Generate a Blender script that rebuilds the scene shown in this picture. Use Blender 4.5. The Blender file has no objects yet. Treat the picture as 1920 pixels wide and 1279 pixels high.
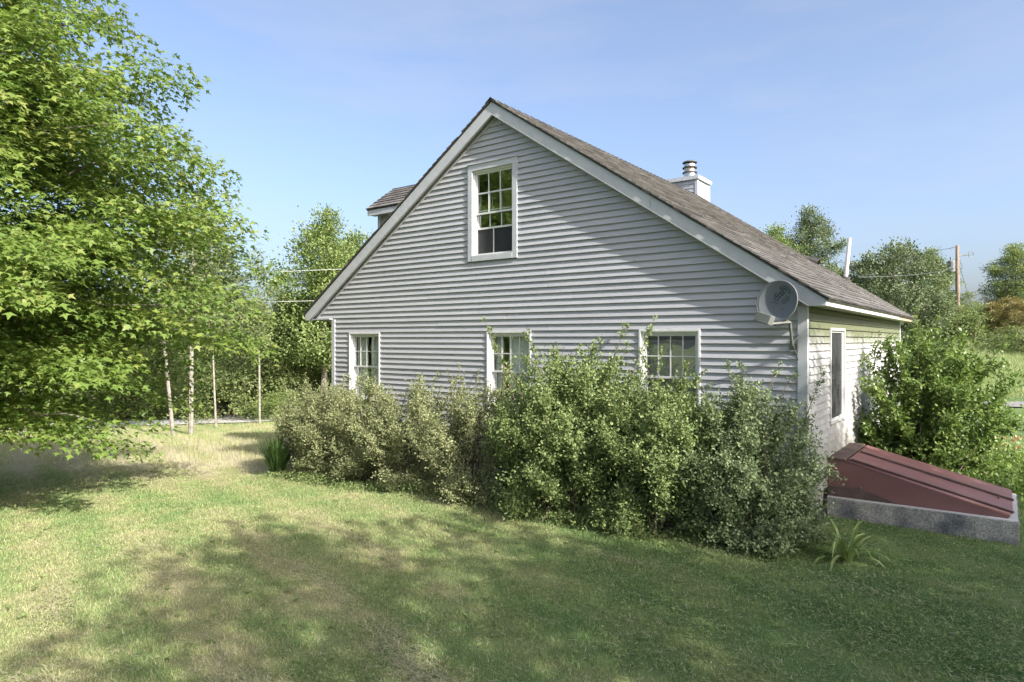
import bpy, math
import numpy as np
from mathutils import Vector, Matrix

rng = np.random.default_rng(7)
scene = bpy.context.scene
COL = scene.collection

# ---------------------------------------------------------------- camera
CAM_Z = 2.5
cam_data = bpy.data.cameras.new('camera')
cam = bpy.data.objects.new('camera', cam_data)
COL.objects.link(cam)
cam.location = (0, 0, CAM_Z)
cam.rotation_euler = (math.radians(90), 0, 0)
cam_data.sensor_width = 36.0
cam_data.lens = 1232.0 / 1920.0 * 36.0
cam_data.shift_y = -2.26 / 1920.0
cam_data.clip_start = 0.05
cam_data.clip_end = 2000
scene.camera = cam

# house frame: x' along the gable wall (left to right), y' into the house
TH = 0.643
UX = np.array([math.cos(TH), -math.sin(TH)])
VX = np.array([math.sin(TH), math.cos(TH)])
WALL = 9.456
RC = np.array([3.748, 8.4])
LC = RC - WALL * UX

def hw(u, w):
    p = LC + UX * u + VX * w
    return float(p[0]), float(p[1])

# ---------------------------------------------------------------- sky and sun
to_sun_h = 0.82 * UX - 0.15 * VX
to_sun = Vector((to_sun_h[0], to_sun_h[1], 0.55)).normalized()
SUN_EL = math.asin(to_sun.z)
world = bpy.data.worlds.new('World')
scene.world = world
world.use_nodes = True
wn = world.node_tree.nodes
wl = world.node_tree.links
for n in list(wn):
    wn.remove(n)
w_out = wn.new('ShaderNodeOutputWorld')
w_bg = wn.new('ShaderNodeBackground')
w_sky = wn.new('ShaderNodeTexSky')
w_sky.sky_type = 'NISHITA'
w_sky.sun_disc = False
w_sky.sun_elevation = SUN_EL
w_sky.sun_rotation = math.atan2(to_sun.x, to_sun.y)
w_sky.altitude = 100
w_sky.air_density = 0.8
w_sky.dust_density = 4.6
w_sky.ozone_density = 2.0
w_bg.inputs['Strength'].default_value = 0.1
# thin high haze: faint pale wisps spread over the whole sky
w_tc = wn.new('ShaderNodeTexCoord')
w_mp = wn.new('ShaderNodeMapping'); w_mp.inputs['Scale'].default_value = (1.2, 1.2, 5.0); w_mp.inputs['Rotation'].default_value = (0.15, 0.1, 0.4)
w_nz = wn.new('ShaderNodeTexNoise'); w_nz.inputs['Scale'].default_value = 2.2; w_nz.inputs['Detail'].default_value = 6; w_nz.inputs['Roughness'].default_value = 0.6
w_rg = wn.new('ShaderNodeMapRange'); w_rg.inputs['From Min'].default_value = 0.48; w_rg.inputs['From Max'].default_value = 0.80; w_rg.inputs['To Min'].default_value = 0.10; w_rg.inputs['To Max'].default_value = 0.42
w_mix = wn.new('ShaderNodeMix'); w_mix.data_type = 'RGBA'; w_mix.inputs['B'].default_value = (2.15, 2.25, 2.65, 1)
wl.new(w_tc.outputs['Generated'], w_mp.inputs['Vector']); wl.new(w_mp.outputs[0], w_nz.inputs['Vector'])
wl.new(w_nz.outputs['Fac'], w_rg.inputs['Value']); wl.new(w_rg.outputs[0], w_mix.inputs['Factor'])
wl.new(w_sky.outputs[0], w_mix.inputs['A'])
wl.new(w_mix.outputs['Result'], w_bg.inputs['Color'])
wl.new(w_bg.outputs[0], w_out.inputs['Surface'])

sun_data = bpy.data.lights.new('sun', 'SUN')
sun_data.energy = 3.05
sun_data.angle = math.radians(0.55)
sun_data.color = (1.0, 0.955, 0.88)
sun = bpy.data.objects.new('sun', sun_data)
COL.objects.link(sun)
sun.rotation_euler = (-to_sun).to_track_quat('-Z', 'Y').to_euler()

scene.view_settings.view_transform = 'Standard'
scene.view_settings.look = 'None'
scene.view_settings.gamma = 1.0
scene.view_settings.use_curve_mapping = False
scene.view_settings.exposure = 1.72
scene.render.engine = 'CYCLES'
scene.cycles.max_bounces = 5
scene.cycles.diffuse_bounces = 3
scene.cycles.glossy_bounces = 2
scene.cycles.transmission_bounces = 3
scene.cycles.transparent_max_bounces = 6
scene.cycles.use_adaptive_sampling = True
scene.cycles.adaptive_threshold = 0.02
scene.cycles.use_denoising = True

# ---------------------------------------------------------------- helpers
def value_noise(x, y, s, seed=0):
    x = np.asarray(x, float) / s + seed * 17.3
    y = np.asarray(y, float) / s - seed * 9.1
    xi = np.floor(x); yi = np.floor(y)
    fx = x - xi; fy = y - yi
    fx = fx * fx * (3 - 2 * fx); fy = fy * fy * (3 - 2 * fy)
    def h(a, b):
        v = np.sin(a * 127.1 + b * 311.7 + seed * 74.7) * 43758.5453
        return v - np.floor(v)
    return (h(xi, yi) * (1 - fx) + h(xi + 1, yi) * fx) * (1 - fy) + (h(xi, yi + 1) * (1 - fx) + h(xi + 1, yi + 1) * fx) * fy

def sstep(a, b, x):
    t = np.clip((np.asarray(x, float) - a) / (b - a), 0, 1)
    return t * t * (3 - 2 * t)

def terrain(x, y):
    x = np.asarray(x, float); y = np.asarray(y, float)
    q = np.clip((-x - 2) * 0.5 + (y - 10) * 0.5, 0, None)
    q = 15 * (1 - np.exp(-q / 15))
    left = -0.105 * q * sstep(9, 0, x)
    hill = 0.15 * np.clip(y - 27, 0, 60) * sstep(6, 24, x)
    hill = 9 * (1 - np.exp(-hill / 9))
    bump = 0.05 * (value_noise(x, y, 2.3, 1) - 0.5) + 0.02 * (value_noise(x, y, 0.7, 2) - 0.5)
    return left + hill + bump

def tz(x, y):
    return float(terrain(x, y))

class MB:
    def __init__(self):
        self.v = []; self.f = []
    def box(self, x0, x1, y0, y1, z0, z1):
        b = len(self.v)
        self.v += [(x0, y0, z0), (x1, y0, z0), (x1, y1, z0), (x0, y1, z0), (x0, y0, z1), (x1, y0, z1), (x1, y1, z1), (x0, y1, z1)]
        for q in ((0, 3, 2, 1), (4, 5, 6, 7), (0, 1, 5, 4), (1, 2, 6, 5), (2, 3, 7, 6), (3, 0, 4, 7)):
            self.f.append(tuple(b + i for i in q))
        return self
    def hexa(self, pts):
        b = len(self.v); self.v += [tuple(p) for p in pts]
        for q in ((0, 3, 2, 1), (4, 5, 6, 7), (0, 1, 5, 4), (1, 2, 6, 5), (2, 3, 7, 6), (3, 0, 4, 7)):
            self.f.append(tuple(b + i for i in q))
        return self
    def prism(self, poly, y0, y1):
        # poly in (x, z), counter-clockwise seen from -y
        b = len(self.v); n = len(poly)
        self.v += [(p[0], y0, p[1]) for p in poly] + [(p[0], y1, p[1]) for p in poly]
        self.f.append(tuple(range(b, b + n)))
        self.f.append(tuple(range(b + 2 * n - 1, b + n - 1, -1)))
        for i in range(n):
            j = (i + 1) % n
            self.f.append((b + i, b + n + i, b + n + j, b + j))
        return self
    def tube(self, pts, rad, seg=6, cap=True):
        pts = [Vector(p) for p in pts]
        n = len(pts)
        if not hasattr(rad, '__len__'):
            rad = [rad] * n
        b = len(self.v)
        ref = None
        for i, p in enumerate(pts):
            d = (pts[min(i + 1, n - 1)] - pts[max(i - 1, 0)]).normalized()
            if ref is None:
                ref = d.orthogonal().normalized()
            a = (ref - d * ref.dot(d))
            if a.length < 1e-5:
                a = d.orthogonal()
            a.normalize(); ref = a
            c = d.cross(a)
            for k in range(seg):
                t = 2 * math.pi * k / seg
                self.v.append(tuple(p + a * (math.cos(t) * rad[i]) + c * (math.sin(t) * rad[i])))
        for i in range(n - 1):
            for k in range(seg):
                k2 = (k + 1) % seg
                self.f.append((b + i * seg + k, b + i * seg + k2, b + (i + 1) * seg + k2, b + (i + 1) * seg + k))
        if cap:
            self.f.append(tuple(b + k for k in range(seg - 1, -1, -1)))
            self.f.append(tuple(b + (n - 1) * seg + k for k in range(seg)))
        return self
    def lathe(self, prof, cx=0, cy=0, seg=16):
        b = len(self.v)
        for r, z in prof:
            for k in range(seg):
                t = 2 * math.pi * k / seg
                self.v.append((cx + r * math.cos(t), cy + r * math.sin(t), z))
        for i in range(len(prof) - 1):
            for k in range(seg):
                k2 = (k + 1) % seg
                self.f.append((b + i * seg + k, b + i * seg + k2, b + (i + 1) * seg + k2, b + (i + 1) * seg + k))
        self.f.append(tuple(b + k for k in range(seg - 1, -1, -1)))
        m = b + (len(prof) - 1) * seg
        self.f.append(tuple(m + k for k in range(seg)))
        return self
    def mesh(self, name):
        me = bpy.data.meshes.new(name)
        me.from_pydata(self.v, [], self.f)
        me.update()
        return me
    def build(self, name, mat, parent=None, smooth=False, bevel=0):
        me = self.mesh(name)
        me.materials.append(mat)
        if smooth:
            me.polygons.foreach_set('use_smooth', [True] * len(me.polygons))
        o = bpy.data.objects.new(name, me)
        COL.objects.link(o)
        if parent is not None:
            o.parent = parent
        if bevel:
            md = o.modifiers.new('bevel', 'BEVEL'); md.width = bevel; md.segments = 2; md.limit_method = 'ANGLE'
        return o

def empty(name, loc=(0, 0, 0), rz=0, parent=None):
    o = bpy.data.objects.new(name, None)
    COL.objects.link(o)
    o.location = loc; o.rotation_euler = (0, 0, rz)
    o.empty_display_size = 0.2
    if parent is not None:
        o.parent = parent
    return o

def tag(o, label, cat, group=None, kind=None):
    o['label'] = label
    if cat: o['category'] = cat
    if group: o['group'] = group
    if kind: o['kind'] = kind
    return o

def copy_tree(o, parent=None):
    c = o.copy(); COL.objects.link(c)
    if parent is not None:
        c.parent = parent
    for ch in [x for x in KIDS.get(o.name, [])]:
        copy_tree(ch, c)
    return c
KIDS = {}
def reg(root):
    KIDS[root.name] = list(root.children)
    for c in root.children:
        reg(c)

def mesh_np(name, verts, K, mat, attrs=None, smooth=False):
    """verts: (N*K,3), every K in a row one n-gon"""
    n = len(verts) // K
    me = bpy.data.meshes.new(name)
    me.vertices.add(len(verts))
    me.vertices.foreach_set('co', np.ascontiguousarray(verts, np.float32).ravel())
    me.loops.add(n * K)
    me.loops.foreach_set('vertex_index', np.arange(n * K, dtype=np.int32))
    me.polygons.add(n)
    me.polygons.foreach_set('loop_start', np.arange(n, dtype=np.int32) * K)
    me.update(calc_edges=True)
    for k, a in (attrs or {}).items():
        at = me.attributes.new(k, 'FLOAT', 'POINT')
        at.data.foreach_set('value', np.repeat(np.asarray(a, np.float32), K))
    me.materials.append(mat)
    return me

def obj(name, me, parent=None):
    o = bpy.data.objects.new(name, me)
    COL.objects.link(o)
    if parent is not None:
        o.parent = parent
    return o

# ---------------------------------------------------------------- materials
def new_mat(name):
    m = bpy.data.materials.new(name); m.use_nodes = True
    nt = m.node_tree
    b = nt.nodes['Principled BSDF']
    return m, nt, b

def ramp_node(nt, stops):
    r = nt.nodes.new('ShaderNodeValToRGB')
    e = r.color_ramp.elements
    while len(e) > 1:
        e.remove(e[-1])
    e[0].position = stops[0][0]; e[0].color = (*stops[0][1], 1)
    for p, c in stops[1:]:
        x = e.new(p); x.color = (*c, 1)
    return r

def noise_node(nt, scale, detail=4, rough=0.55, coord='Object', vscale=None):
    tc = nt.nodes.new('ShaderNodeTexCoord')
    n = nt.nodes.new('ShaderNodeTexNoise')
    n.inputs['Scale'].default_value = scale
    n.inputs['Detail'].default_value = detail
    n.inputs['Roughness'].default_value = rough
    if vscale:
        mp = nt.nodes.new('ShaderNodeMapping')
        mp.inputs['Scale'].default_value = vscale
        nt.links.new(tc.outputs[coord], mp.inputs['Vector'])
        nt.links.new(mp.outputs[0], n.inputs['Vector'])
    else:
        nt.links.new(tc.outputs[coord], n.inputs['Vector'])
    return n

def surf(name, c0, c1, scale=6, rough=0.6, bump=0.0, bscale=40, spec=0.4, vscale=None, objvar=0.0, metal=0.0, lo=0.3, hi=0.7, detail=4):
    m, nt, b = new_mat(name)
    n = noise_node(nt, scale, vscale=vscale, detail=detail)
    r = ramp_node(nt, [(lo, c0), (hi, c1)])
    nt.links.new(n.outputs['Fac'], r.inputs['Fac'])
    col = r.outputs['Color']
    if objvar:
        oi = nt.nodes.new('ShaderNodeObjectInfo')
        hs = nt.nodes.new('ShaderNodeHueSaturation')
        mr = nt.nodes.new('ShaderNodeMapRange')
        mr.inputs['To Min'].default_value = 1 - objvar; mr.inputs['To Max'].default_value = 1 + objvar
        nt.links.new(oi.outputs['Random'], mr.inputs['Value'])
        nt.links.new(mr.outputs[0], hs.inputs['Value'])
        nt.links.new(col, hs.inputs['Color'])
        col = hs.outputs['Color']
    nt.links.new(col, b.inputs['Base Color'])
    b.inputs['Roughness'].default_value = rough
    b.inputs['Specular IOR Level'].default_value = spec
    b.inputs['Metallic'].default_value = metal
    if bump:
        bn = noise_node(nt, bscale, 6)
        bp = nt.nodes.new('ShaderNodeBump'); bp.inputs['Strength'].default_value = bump; bp.inputs['Distance'].default_value = 0.02
        nt.links.new(bn.outputs['Fac'], bp.inputs['Height'])
        nt.links.new(bp.outputs[0], b.inputs['Normal'])
    return m

def leaf_mat(name, stops, trans=0.3, rough=0.5, spec=0.35, attr='tint'):
    m, nt, b = new_mat(name)
    a = nt.nodes.new('ShaderNodeAttribute'); a.attribute_name = attr
    r = ramp_node(nt, stops)
    nt.links.new(a.outputs['Fac'], r.inputs['Fac'])
    nt.links.new(r.outputs['Color'], b.inputs['Base Color'])
    b.inputs['Roughness'].default_value = rough
    b.inputs['Specular IOR Level'].default_value = spec
    t = nt.nodes.new('ShaderNodeBsdfTranslucent')
    hs = nt.nodes.new('ShaderNodeHueSaturation'); hs.inputs['Saturation'].default_value = 1.1; hs.inputs['Value'].default_value = 1.25
    nt.links.new(r.outputs['Color'], hs.inputs['Color'])
    nt.links.new(hs.outputs[0], t.inputs['Color'])
    mx = nt.nodes.new('ShaderNodeMixShader'); mx.inputs['Fac'].default_value = trans
    nt.links.new(b.outputs[0], mx.inputs[1]); nt.links.new(t.outputs[0], mx.inputs[2])
    nt.links.new(mx.outputs[0], nt.nodes['Material Output'].inputs['Surface'])
    return m

M = {}
M['siding'] = surf('siding_vinyl', (0.365, 0.37, 0.395), (0.41, 0.412, 0.435), 3.5, 0.5, 0.04, 60, 0.35, objvar=0.05, vscale=(0.4, 1, 1))
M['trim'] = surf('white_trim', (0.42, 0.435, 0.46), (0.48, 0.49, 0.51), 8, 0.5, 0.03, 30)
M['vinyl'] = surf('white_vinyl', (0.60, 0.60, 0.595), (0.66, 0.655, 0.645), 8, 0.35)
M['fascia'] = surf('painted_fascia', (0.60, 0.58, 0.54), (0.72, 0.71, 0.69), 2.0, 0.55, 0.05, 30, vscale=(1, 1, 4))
M['rot'] = surf('bare_rotten_wood', (0.30, 0.20, 0.12), (0.55, 0.45, 0.33), 9, 0.8, 0.2, 30)
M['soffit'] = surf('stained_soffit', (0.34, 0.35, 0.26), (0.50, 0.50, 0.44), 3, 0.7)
M['found'] = surf('foundation_concrete', (0.28, 0.27, 0.25), (0.40, 0.39, 0.36), 5, 0.9, 0.2, 50)
M['inner'] = surf('room_paint', (0.30, 0.29, 0.27), (0.34, 0.33, 0.31), 2, 0.8)
M['curtain'] = surf('curtain_cloth', (0.62, 0.64, 0.61), (0.70, 0.72, 0.69), 6, 0.9)
M['blind'] = surf('roller_blind', (0.17, 0.17, 0.19), (0.21, 0.21, 0.23), 5, 0.8)
M['dark'] = surf('black_plastic', (0.012, 0.012, 0.014), (0.025, 0.025, 0.028), 8, 0.45)
M['drip'] = surf('dark_drip_edge', (0.03, 0.028, 0.026), (0.06, 0.055, 0.05), 8, 0.8)
M['metal'] = surf('galvanised_metal', (0.42, 0.42, 0.42), (0.60, 0.59, 0.57), 9, 0.32, metal=0.85)
M['rust_metal'] = surf('tarnished_flue_metal', (0.30, 0.24, 0.18), (0.55, 0.50, 0.45), 9, 0.4, metal=0.7)
M['pipe'] = surf('white_pvc_pipe', (0.66, 0.64, 0.62), (0.74, 0.72, 0.70), 5, 0.4)
M['dish'] = surf('grey_dish_paint', (0.115, 0.128, 0.135), (0.14, 0.155, 0.165), 4, 0.5)
M['dish_arm'] = surf('grey_plastic_arm', (0.13, 0.137, 0.122), (0.19, 0.195, 0.175), 8, 0.5)
M['ink'] = surf('dark_print', (0.02, 0.022, 0.03), (0.03, 0.032, 0.04), 5, 0.6)
M['wood_pole'] = surf('weathered_pole_wood', (0.15, 0.11, 0.08), (0.28, 0.22, 0.165), 3, 0.85, 0.2, 20, vscale=(6, 6, 0.6))
M['wire'] = surf('wire_aluminium', (0.55, 0.55, 0.55), (0.65, 0.65, 0.65), 4, 0.5)
M['wire_dark'] = surf('wire_dark', (0.10, 0.10, 0.10), (0.16, 0.16, 0.16), 4, 0.6)
M['trafo'] = surf('transformer_paint', (0.13, 0.14, 0.15), (0.19, 0.20, 0.21), 4, 0.5)
M['gravel'] = surf('grey_gravel', (0.15, 0.145, 0.14), (0.26, 0.25, 0.24), 7, 0.95, 0.4, 60)
M['gravel_pale'] = surf('pale_gravel', (0.32, 0.31, 0.29), (0.48, 0.47, 0.45), 7, 0.95, 0.4, 60)
M['bark'] = surf('grey_bark', (0.13, 0.11, 0.09), (0.26, 0.23, 0.20), 5, 0.9, 0.4, 14, vscale=(3, 3, 0.5))
M['bark_pale'] = surf('pale_birch_bark', (0.17, 0.15, 0.12), (0.36, 0.33, 0.29), 5, 0.8, 0.2, 14, lo=0.3, hi=0.7)
M['bark_dead'] = surf('dead_wood', (0.26, 0.22, 0.18), (0.42, 0.37, 0.31), 5, 0.9)
M['stem'] = surf('shrub_stem', (0.10, 0.075, 0.055), (0.22, 0.17, 0.13), 9, 0.9)

def red_paint():
    m = surf('oxide_red_paint', (0.19, 0.092, 0.087), (0.245, 0.122, 0.115), 2.2, 0.55, 0.05, 60, vscale=(0.6, 2, 1))
    nt = m.node_tree; b = nt.nodes['Principled BSDF']
    src = b.inputs['Base Color'].links[0].from_socket
    n = noise_node(nt, 14, 8, 0.75, vscale=(.5, 1, 1))
    r = ramp_node(nt, [(0.60, (0, 0, 0)), (0.72, (1, 1, 1))])
    mx = nt.nodes.new('ShaderNodeMix'); mx.data_type = 'RGBA'; mx.inputs['B'].default_value = (0.12, 0.075, 0.06, 1)
    ml = nt.nodes.new('ShaderNodeMath'); ml.operation = 'MULTIPLY'; ml.inputs[1].default_value = .55
    nt.links.new(n.outputs['Fac'], r.inputs['Fac']); nt.links.new(r.outputs[0], ml.inputs[0]); nt.links.new(ml.outputs[0], mx.inputs['Factor'])
    nt.links.new(src, mx.inputs['A']); nt.links.new(mx.outputs['Result'], b.inputs['Base Color'])
    return m
M['red'] = red_paint()
M['red_dark'] = surf('weathered_red_lid', (0.075, 0.055, 0.048), (0.15, 0.10, 0.085), 5, 0.7, 0.2, 50)

def concrete():
    m, nt, b = new_mat('speckled_concrete')
    n1 = noise_node(nt, 55, 5, 0.8)
    n2 = noise_node(nt, 2.2, 4)
    r1 = ramp_node(nt, [(0.34, (0.12, 0.12, 0.125)), (0.52, (0.30, 0.30, 0.30)), (0.68, (0.55, 0.55, 0.54))])
    r2 = ramp_node(nt, [(0.38, (0.42, 0.44, 0.48)), (0.62, (1.3, 1.25, 1.15))])
    nt.links.new(n1.outputs['Fac'], r1.inputs['Fac']); nt.links.new(n2.outputs['Fac'], r2.inputs['Fac'])
    mx = nt.nodes.new('ShaderNodeMix'); mx.data_type = 'RGBA'; mx.blend_type = 'MULTIPLY'; mx.inputs['Factor'].default_value = 1
    nt.links.new(r1.outputs[0], mx.inputs['A']); nt.links.new(r2.outputs[0], mx.inputs['B'])
    nt.links.new(mx.outputs['Result'], b.inputs['Base Color'])
    b.inputs['Roughness'].default_value = 0.95
    bp = nt.nodes.new('ShaderNodeBump'); bp.inputs['Strength'].default_value = 0.5; bp.inputs['Distance'].default_value = 0.01
    nt.links.new(n1.outputs['Fac'], bp.inputs['Height']); nt.links.new(bp.outputs[0], b.inputs['Normal'])
    return m
M['concrete'] = concrete()
M['concrete_top'] = surf('pale_concrete', (0.44, 0.44, 0.43), (0.58, 0.58, 0.56), 40, 0.9, 0.2, 80)

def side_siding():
    # vinyl with a band of green algae high up under the eave, patchy at its lower rim, its green darkened to paint in soffit shade
    m, nt, b = new_mat('siding_algae_soffit_shade')
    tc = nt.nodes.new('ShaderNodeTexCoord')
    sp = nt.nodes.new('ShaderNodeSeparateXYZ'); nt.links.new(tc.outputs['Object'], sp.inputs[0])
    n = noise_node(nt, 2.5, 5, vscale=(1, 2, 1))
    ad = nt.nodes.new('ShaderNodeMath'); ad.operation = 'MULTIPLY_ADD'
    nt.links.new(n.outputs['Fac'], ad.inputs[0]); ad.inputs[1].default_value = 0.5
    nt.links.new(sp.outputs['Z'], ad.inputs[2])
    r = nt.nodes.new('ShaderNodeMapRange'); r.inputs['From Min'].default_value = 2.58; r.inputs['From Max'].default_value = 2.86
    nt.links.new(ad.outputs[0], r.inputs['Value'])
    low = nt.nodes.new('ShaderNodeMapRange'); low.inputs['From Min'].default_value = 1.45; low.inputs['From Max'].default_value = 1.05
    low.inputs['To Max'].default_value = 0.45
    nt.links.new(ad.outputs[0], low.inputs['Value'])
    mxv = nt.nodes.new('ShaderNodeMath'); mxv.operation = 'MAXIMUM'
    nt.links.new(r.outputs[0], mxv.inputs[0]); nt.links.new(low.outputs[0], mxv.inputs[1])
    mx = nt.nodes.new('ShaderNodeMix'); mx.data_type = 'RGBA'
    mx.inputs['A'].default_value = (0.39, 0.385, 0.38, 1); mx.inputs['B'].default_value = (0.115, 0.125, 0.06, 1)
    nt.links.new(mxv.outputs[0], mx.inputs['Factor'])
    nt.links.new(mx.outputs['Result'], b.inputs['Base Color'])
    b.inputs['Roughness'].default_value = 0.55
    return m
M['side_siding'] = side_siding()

def shingle_mat():
    m, nt, b = new_mat('asphalt_shingle')
    a = nt.nodes.new('ShaderNodeAttribute'); a.attribute_name = 'tint'
    r = ramp_node(nt, [(0.0, (0.06, 0.057, 0.054)), (0.45, (0.112, 0.105, 0.099)), (0.8, (0.165, 0.155, 0.146)), (1, (0.23, 0.215, 0.20))])
    n = noise_node(nt, 120, 3)
    ad = nt.nodes.new('ShaderNodeMath'); ad.operation = 'MULTIPLY_ADD'
    nt.links.new(n.outputs['Fac'], ad.inputs[0]); ad.inputs[1].default_value = 0.5
    sb = nt.nodes.new('ShaderNodeMath'); sb.operation = 'SUBTRACT'; sb.inputs[1].default_value = 0.25
    nt.links.new(a.outputs['Fac'], ad.inputs[2]); nt.links.new(ad.outputs[0], sb.inputs[0])
    nt.links.new(sb.outputs[0], r.inputs['Fac'])
    nt.links.new(r.outputs[0], b.inputs['Base Color'])
    b.inputs['Roughness'].default_value = 0.95; b.inputs['Specular IOR Level'].default_value = 0.2
    return m
M['shingle'] = shingle_mat()

def glass_mat():
    m, nt, b = new_mat('window_glass')
    g = nt.nodes.new('ShaderNodeBsdfGlossy'); g.inputs['Roughness'].default_value = 0.02; g.inputs['Color'].default_value = (0.9, 0.95, 0.93, 1)
    t = nt.nodes.new('ShaderNodeBsdfTransparent'); t.inputs['Color'].default_value = (0.97, 0.985, 0.975, 1)
    lw = nt.nodes.new('ShaderNodeLayerWeight'); lw.inputs['Blend'].default_value = 0.5
    fr = nt.nodes.new('ShaderNodeMath'); fr.operation = 'POWER'; fr.inputs[1].default_value = 4.0
    nt.links.new(lw.outputs['Facing'], fr.inputs[0])
    ml = nt.nodes.new('ShaderNodeMath'); ml.operation = 'MULTIPLY_ADD'; ml.inputs[1].default_value = 0.85; ml.inputs[2].default_value = 0.11
    ml.use_clamp = True
    nt.links.new(fr.outputs[0], ml.inputs[0])
    bn = noise_node(nt, 1.2, 2)
    bp = nt.nodes.new('ShaderNodeBump'); bp.inputs['Strength'].default_value = 0.04; bp.inputs['Distance'].default_value = 0.1
    nt.links.new(bn.outputs['Fac'], bp.inputs['Height']); nt.links.new(bp.outputs[0], g.inputs['Normal'])
    mx = nt.nodes.new('ShaderNodeMixShader')
    nt.links.new(ml.outputs[0], mx.inputs[0]); nt.links.new(t.outputs[0], mx.inputs[1]); nt.links.new(g.outputs[0], mx.inputs[2])
    nt.links.new(mx.outputs[0], nt.nodes['Material Output'].inputs['Surface'])
    return m
M['glass'] = glass_mat()
def screen_mat():
    m, nt, b = new_mat('insect_screen')
    t = nt.nodes.new('ShaderNodeBsdfTransparent')
    b.inputs['Base Color'].default_value = (0.035, 0.037, 0.04, 1); b.inputs['Roughness'].default_value = 0.6
    mx = nt.nodes.new('ShaderNodeMixShader'); mx.inputs[0].default_value = 0.66
    nt.links.new(t.outputs[0], mx.inputs[1]); nt.links.new(b.outputs[0], mx.inputs[2])
    nt.links.new(mx.outputs[0], nt.nodes['Material Output'].inputs['Surface'])
    return m
M['screen'] = screen_mat()

# foliage
M['maple'] = leaf_mat('maple_leaf', [(0, (0.075, 0.14, 0.03)), (0.35, (0.14, 0.215, 0.046)), (0.7, (0.19, 0.262, 0.062)), (1, (0.26, 0.285, 0.078))], 0.40)
M['hedge_a'] = leaf_mat('olive_shrub_leaf', [(0, (0.16, 0.19, 0.085)), (0.45, (0.25, 0.275, 0.13)), (0.85, (0.33, 0.345, 0.18)), (1, (0.37, 0.34, 0.19))], 0.25, 0.55)
M['hedge_b'] = leaf_mat('green_shrub_leaf', [(0, (0.12, 0.17, 0.06)), (0.5, (0.20, 0.265, 0.095)), (1, (0.31, 0.35, 0.14))], 0.28, 0.55)
M['hedge_c'] = leaf_mat('blue_green_shrub_leaf', [(0, (0.12, 0.17, 0.075)), (0.5, (0.195, 0.25, 0.12)), (1, (0.29, 0.335, 0.175))], 0.25, 0.55)
M['lilac'] = leaf_mat('lilac_leaf', [(0, (0.085, 0.145, 0.04)), (0.5, (0.16, 0.235, 0.062)), (1, (0.26, 0.32, 0.09))], 0.32, 0.4)
M['wood_leaf'] = leaf_mat('woodland_leaf', [(0, (0.11, 0.155, 0.06)), (0.5, (0.195, 0.245, 0.09)), (1, (0.29, 0.325, 0.13))], 0.35)
M['wood_leaf2'] = leaf_mat('yellow_green_leaf', [(0, (0.105, 0.16, 0.05)), (0.5, (0.185, 0.25, 0.078)), (1, (0.275, 0.32, 0.11))], 0.3)
M['pine'] = leaf_mat('pine_needles', [(0, (0.06, 0.09, 0.04)), (0.5, (0.11, 0.145, 0.07)), (1, (0.18, 0.21, 0.11))], 0.15)
M['grey_leaf'] = leaf_mat('grey_green_leaf', [(0, (0.075, 0.11, 0.05)), (0.5, (0.14, 0.18, 0.085)), (1, (0.23, 0.26, 0.15))], 0.22)
M['rust_leaf'] = leaf_mat('rusty_leaf', [(0, (0.13, 0.12, 0.04)), (0.5, (0.22, 0.19, 0.07)), (1, (0.30, 0.25, 0.10))], 0.25)
M['lily'] = leaf_mat('strap_leaf', [(0, (0.12, 0.19, 0.05)), (0.5, (0.22, 0.30, 0.09)), (1, (0.36, 0.41, 0.17))], 0.3, 0.4)
M['iris'] = leaf_mat('iris_leaf', [(0, (0.035, 0.075, 0.02)), (0.5, (0.06, 0.115, 0.03)), (1, (0.11, 0.17, 0.05))], 0.25, 0.4)
M['grass'] = leaf_mat('grass_blade', [(0, (0.14, 0.235, 0.08)), (0.25, (0.215, 0.325, 0.12)), (0.5, (0.31, 0.37, 0.155)), (0.75, (0.43, 0.41, 0.21)), (1.0, (0.50, 0.46, 0.34))], 0.3, 0.6, 0.25)
M['orange'] = leaf_mat('orange_petal', [(0, (0.50, 0.27, 0.14)), (1, (0.62, 0.42, 0.26))], 0.3)
M['purple'] = leaf_mat('lilac_petal', [(0, (0.42, 0.30, 0.52)), (1, (0.62, 0.50, 0.68))], 0.3)

def ground_mat():
    m, nt, b = new_mat('lawn_soil_and_thatch')
    a = nt.nodes.new('ShaderNodeAttribute'); a.attribute_name = 'dry'
    n = noise_node(nt, 22, 6, 0.7)
    ad = nt.nodes.new('ShaderNodeMath'); ad.operation = 'MULTIPLY_ADD'; ad.inputs[1].default_value = 0.55
    sb = nt.nodes.new('ShaderNodeMath'); sb.operation = 'SUBTRACT'; sb.inputs[1].default_value = 0.275
    nt.links.new(n.outputs['Fac'], ad.inputs[0]); nt.links.new(a.outputs['Fac'], ad.inputs[2]); nt.links.new(ad.outputs[0], sb.inputs[0])
    r = ramp_node(nt, [(0, (0.07, 0.115, 0.042)), (0.3, (0.12, 0.175, 0.065)), (0.55, (0.185, 0.215, 0.09)), (0.8, (0.29, 0.27, 0.14)), (1.0, (0.38, 0.35, 0.23))])
    nt.links.new(sb.outputs[0], r.inputs['Fac'])
    nt.links.new(r.outputs[0], b.inputs['Base Color'])
    b.inputs['Roughness'].default_value = 1.0; b.inputs['Specular IOR Level'].default_value = 0.1
    bp = nt.nodes.new('ShaderNodeBump'); bp.inputs['Strength'].default_value = 0.7; bp.inputs['Distance'].default_value = 0.03
    nt.links.new(n.outputs['Fac'], bp.inputs['Height']); nt.links.new(bp.outputs[0], b.inputs['Normal'])
    return m
M['ground'] = ground_mat()

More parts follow.
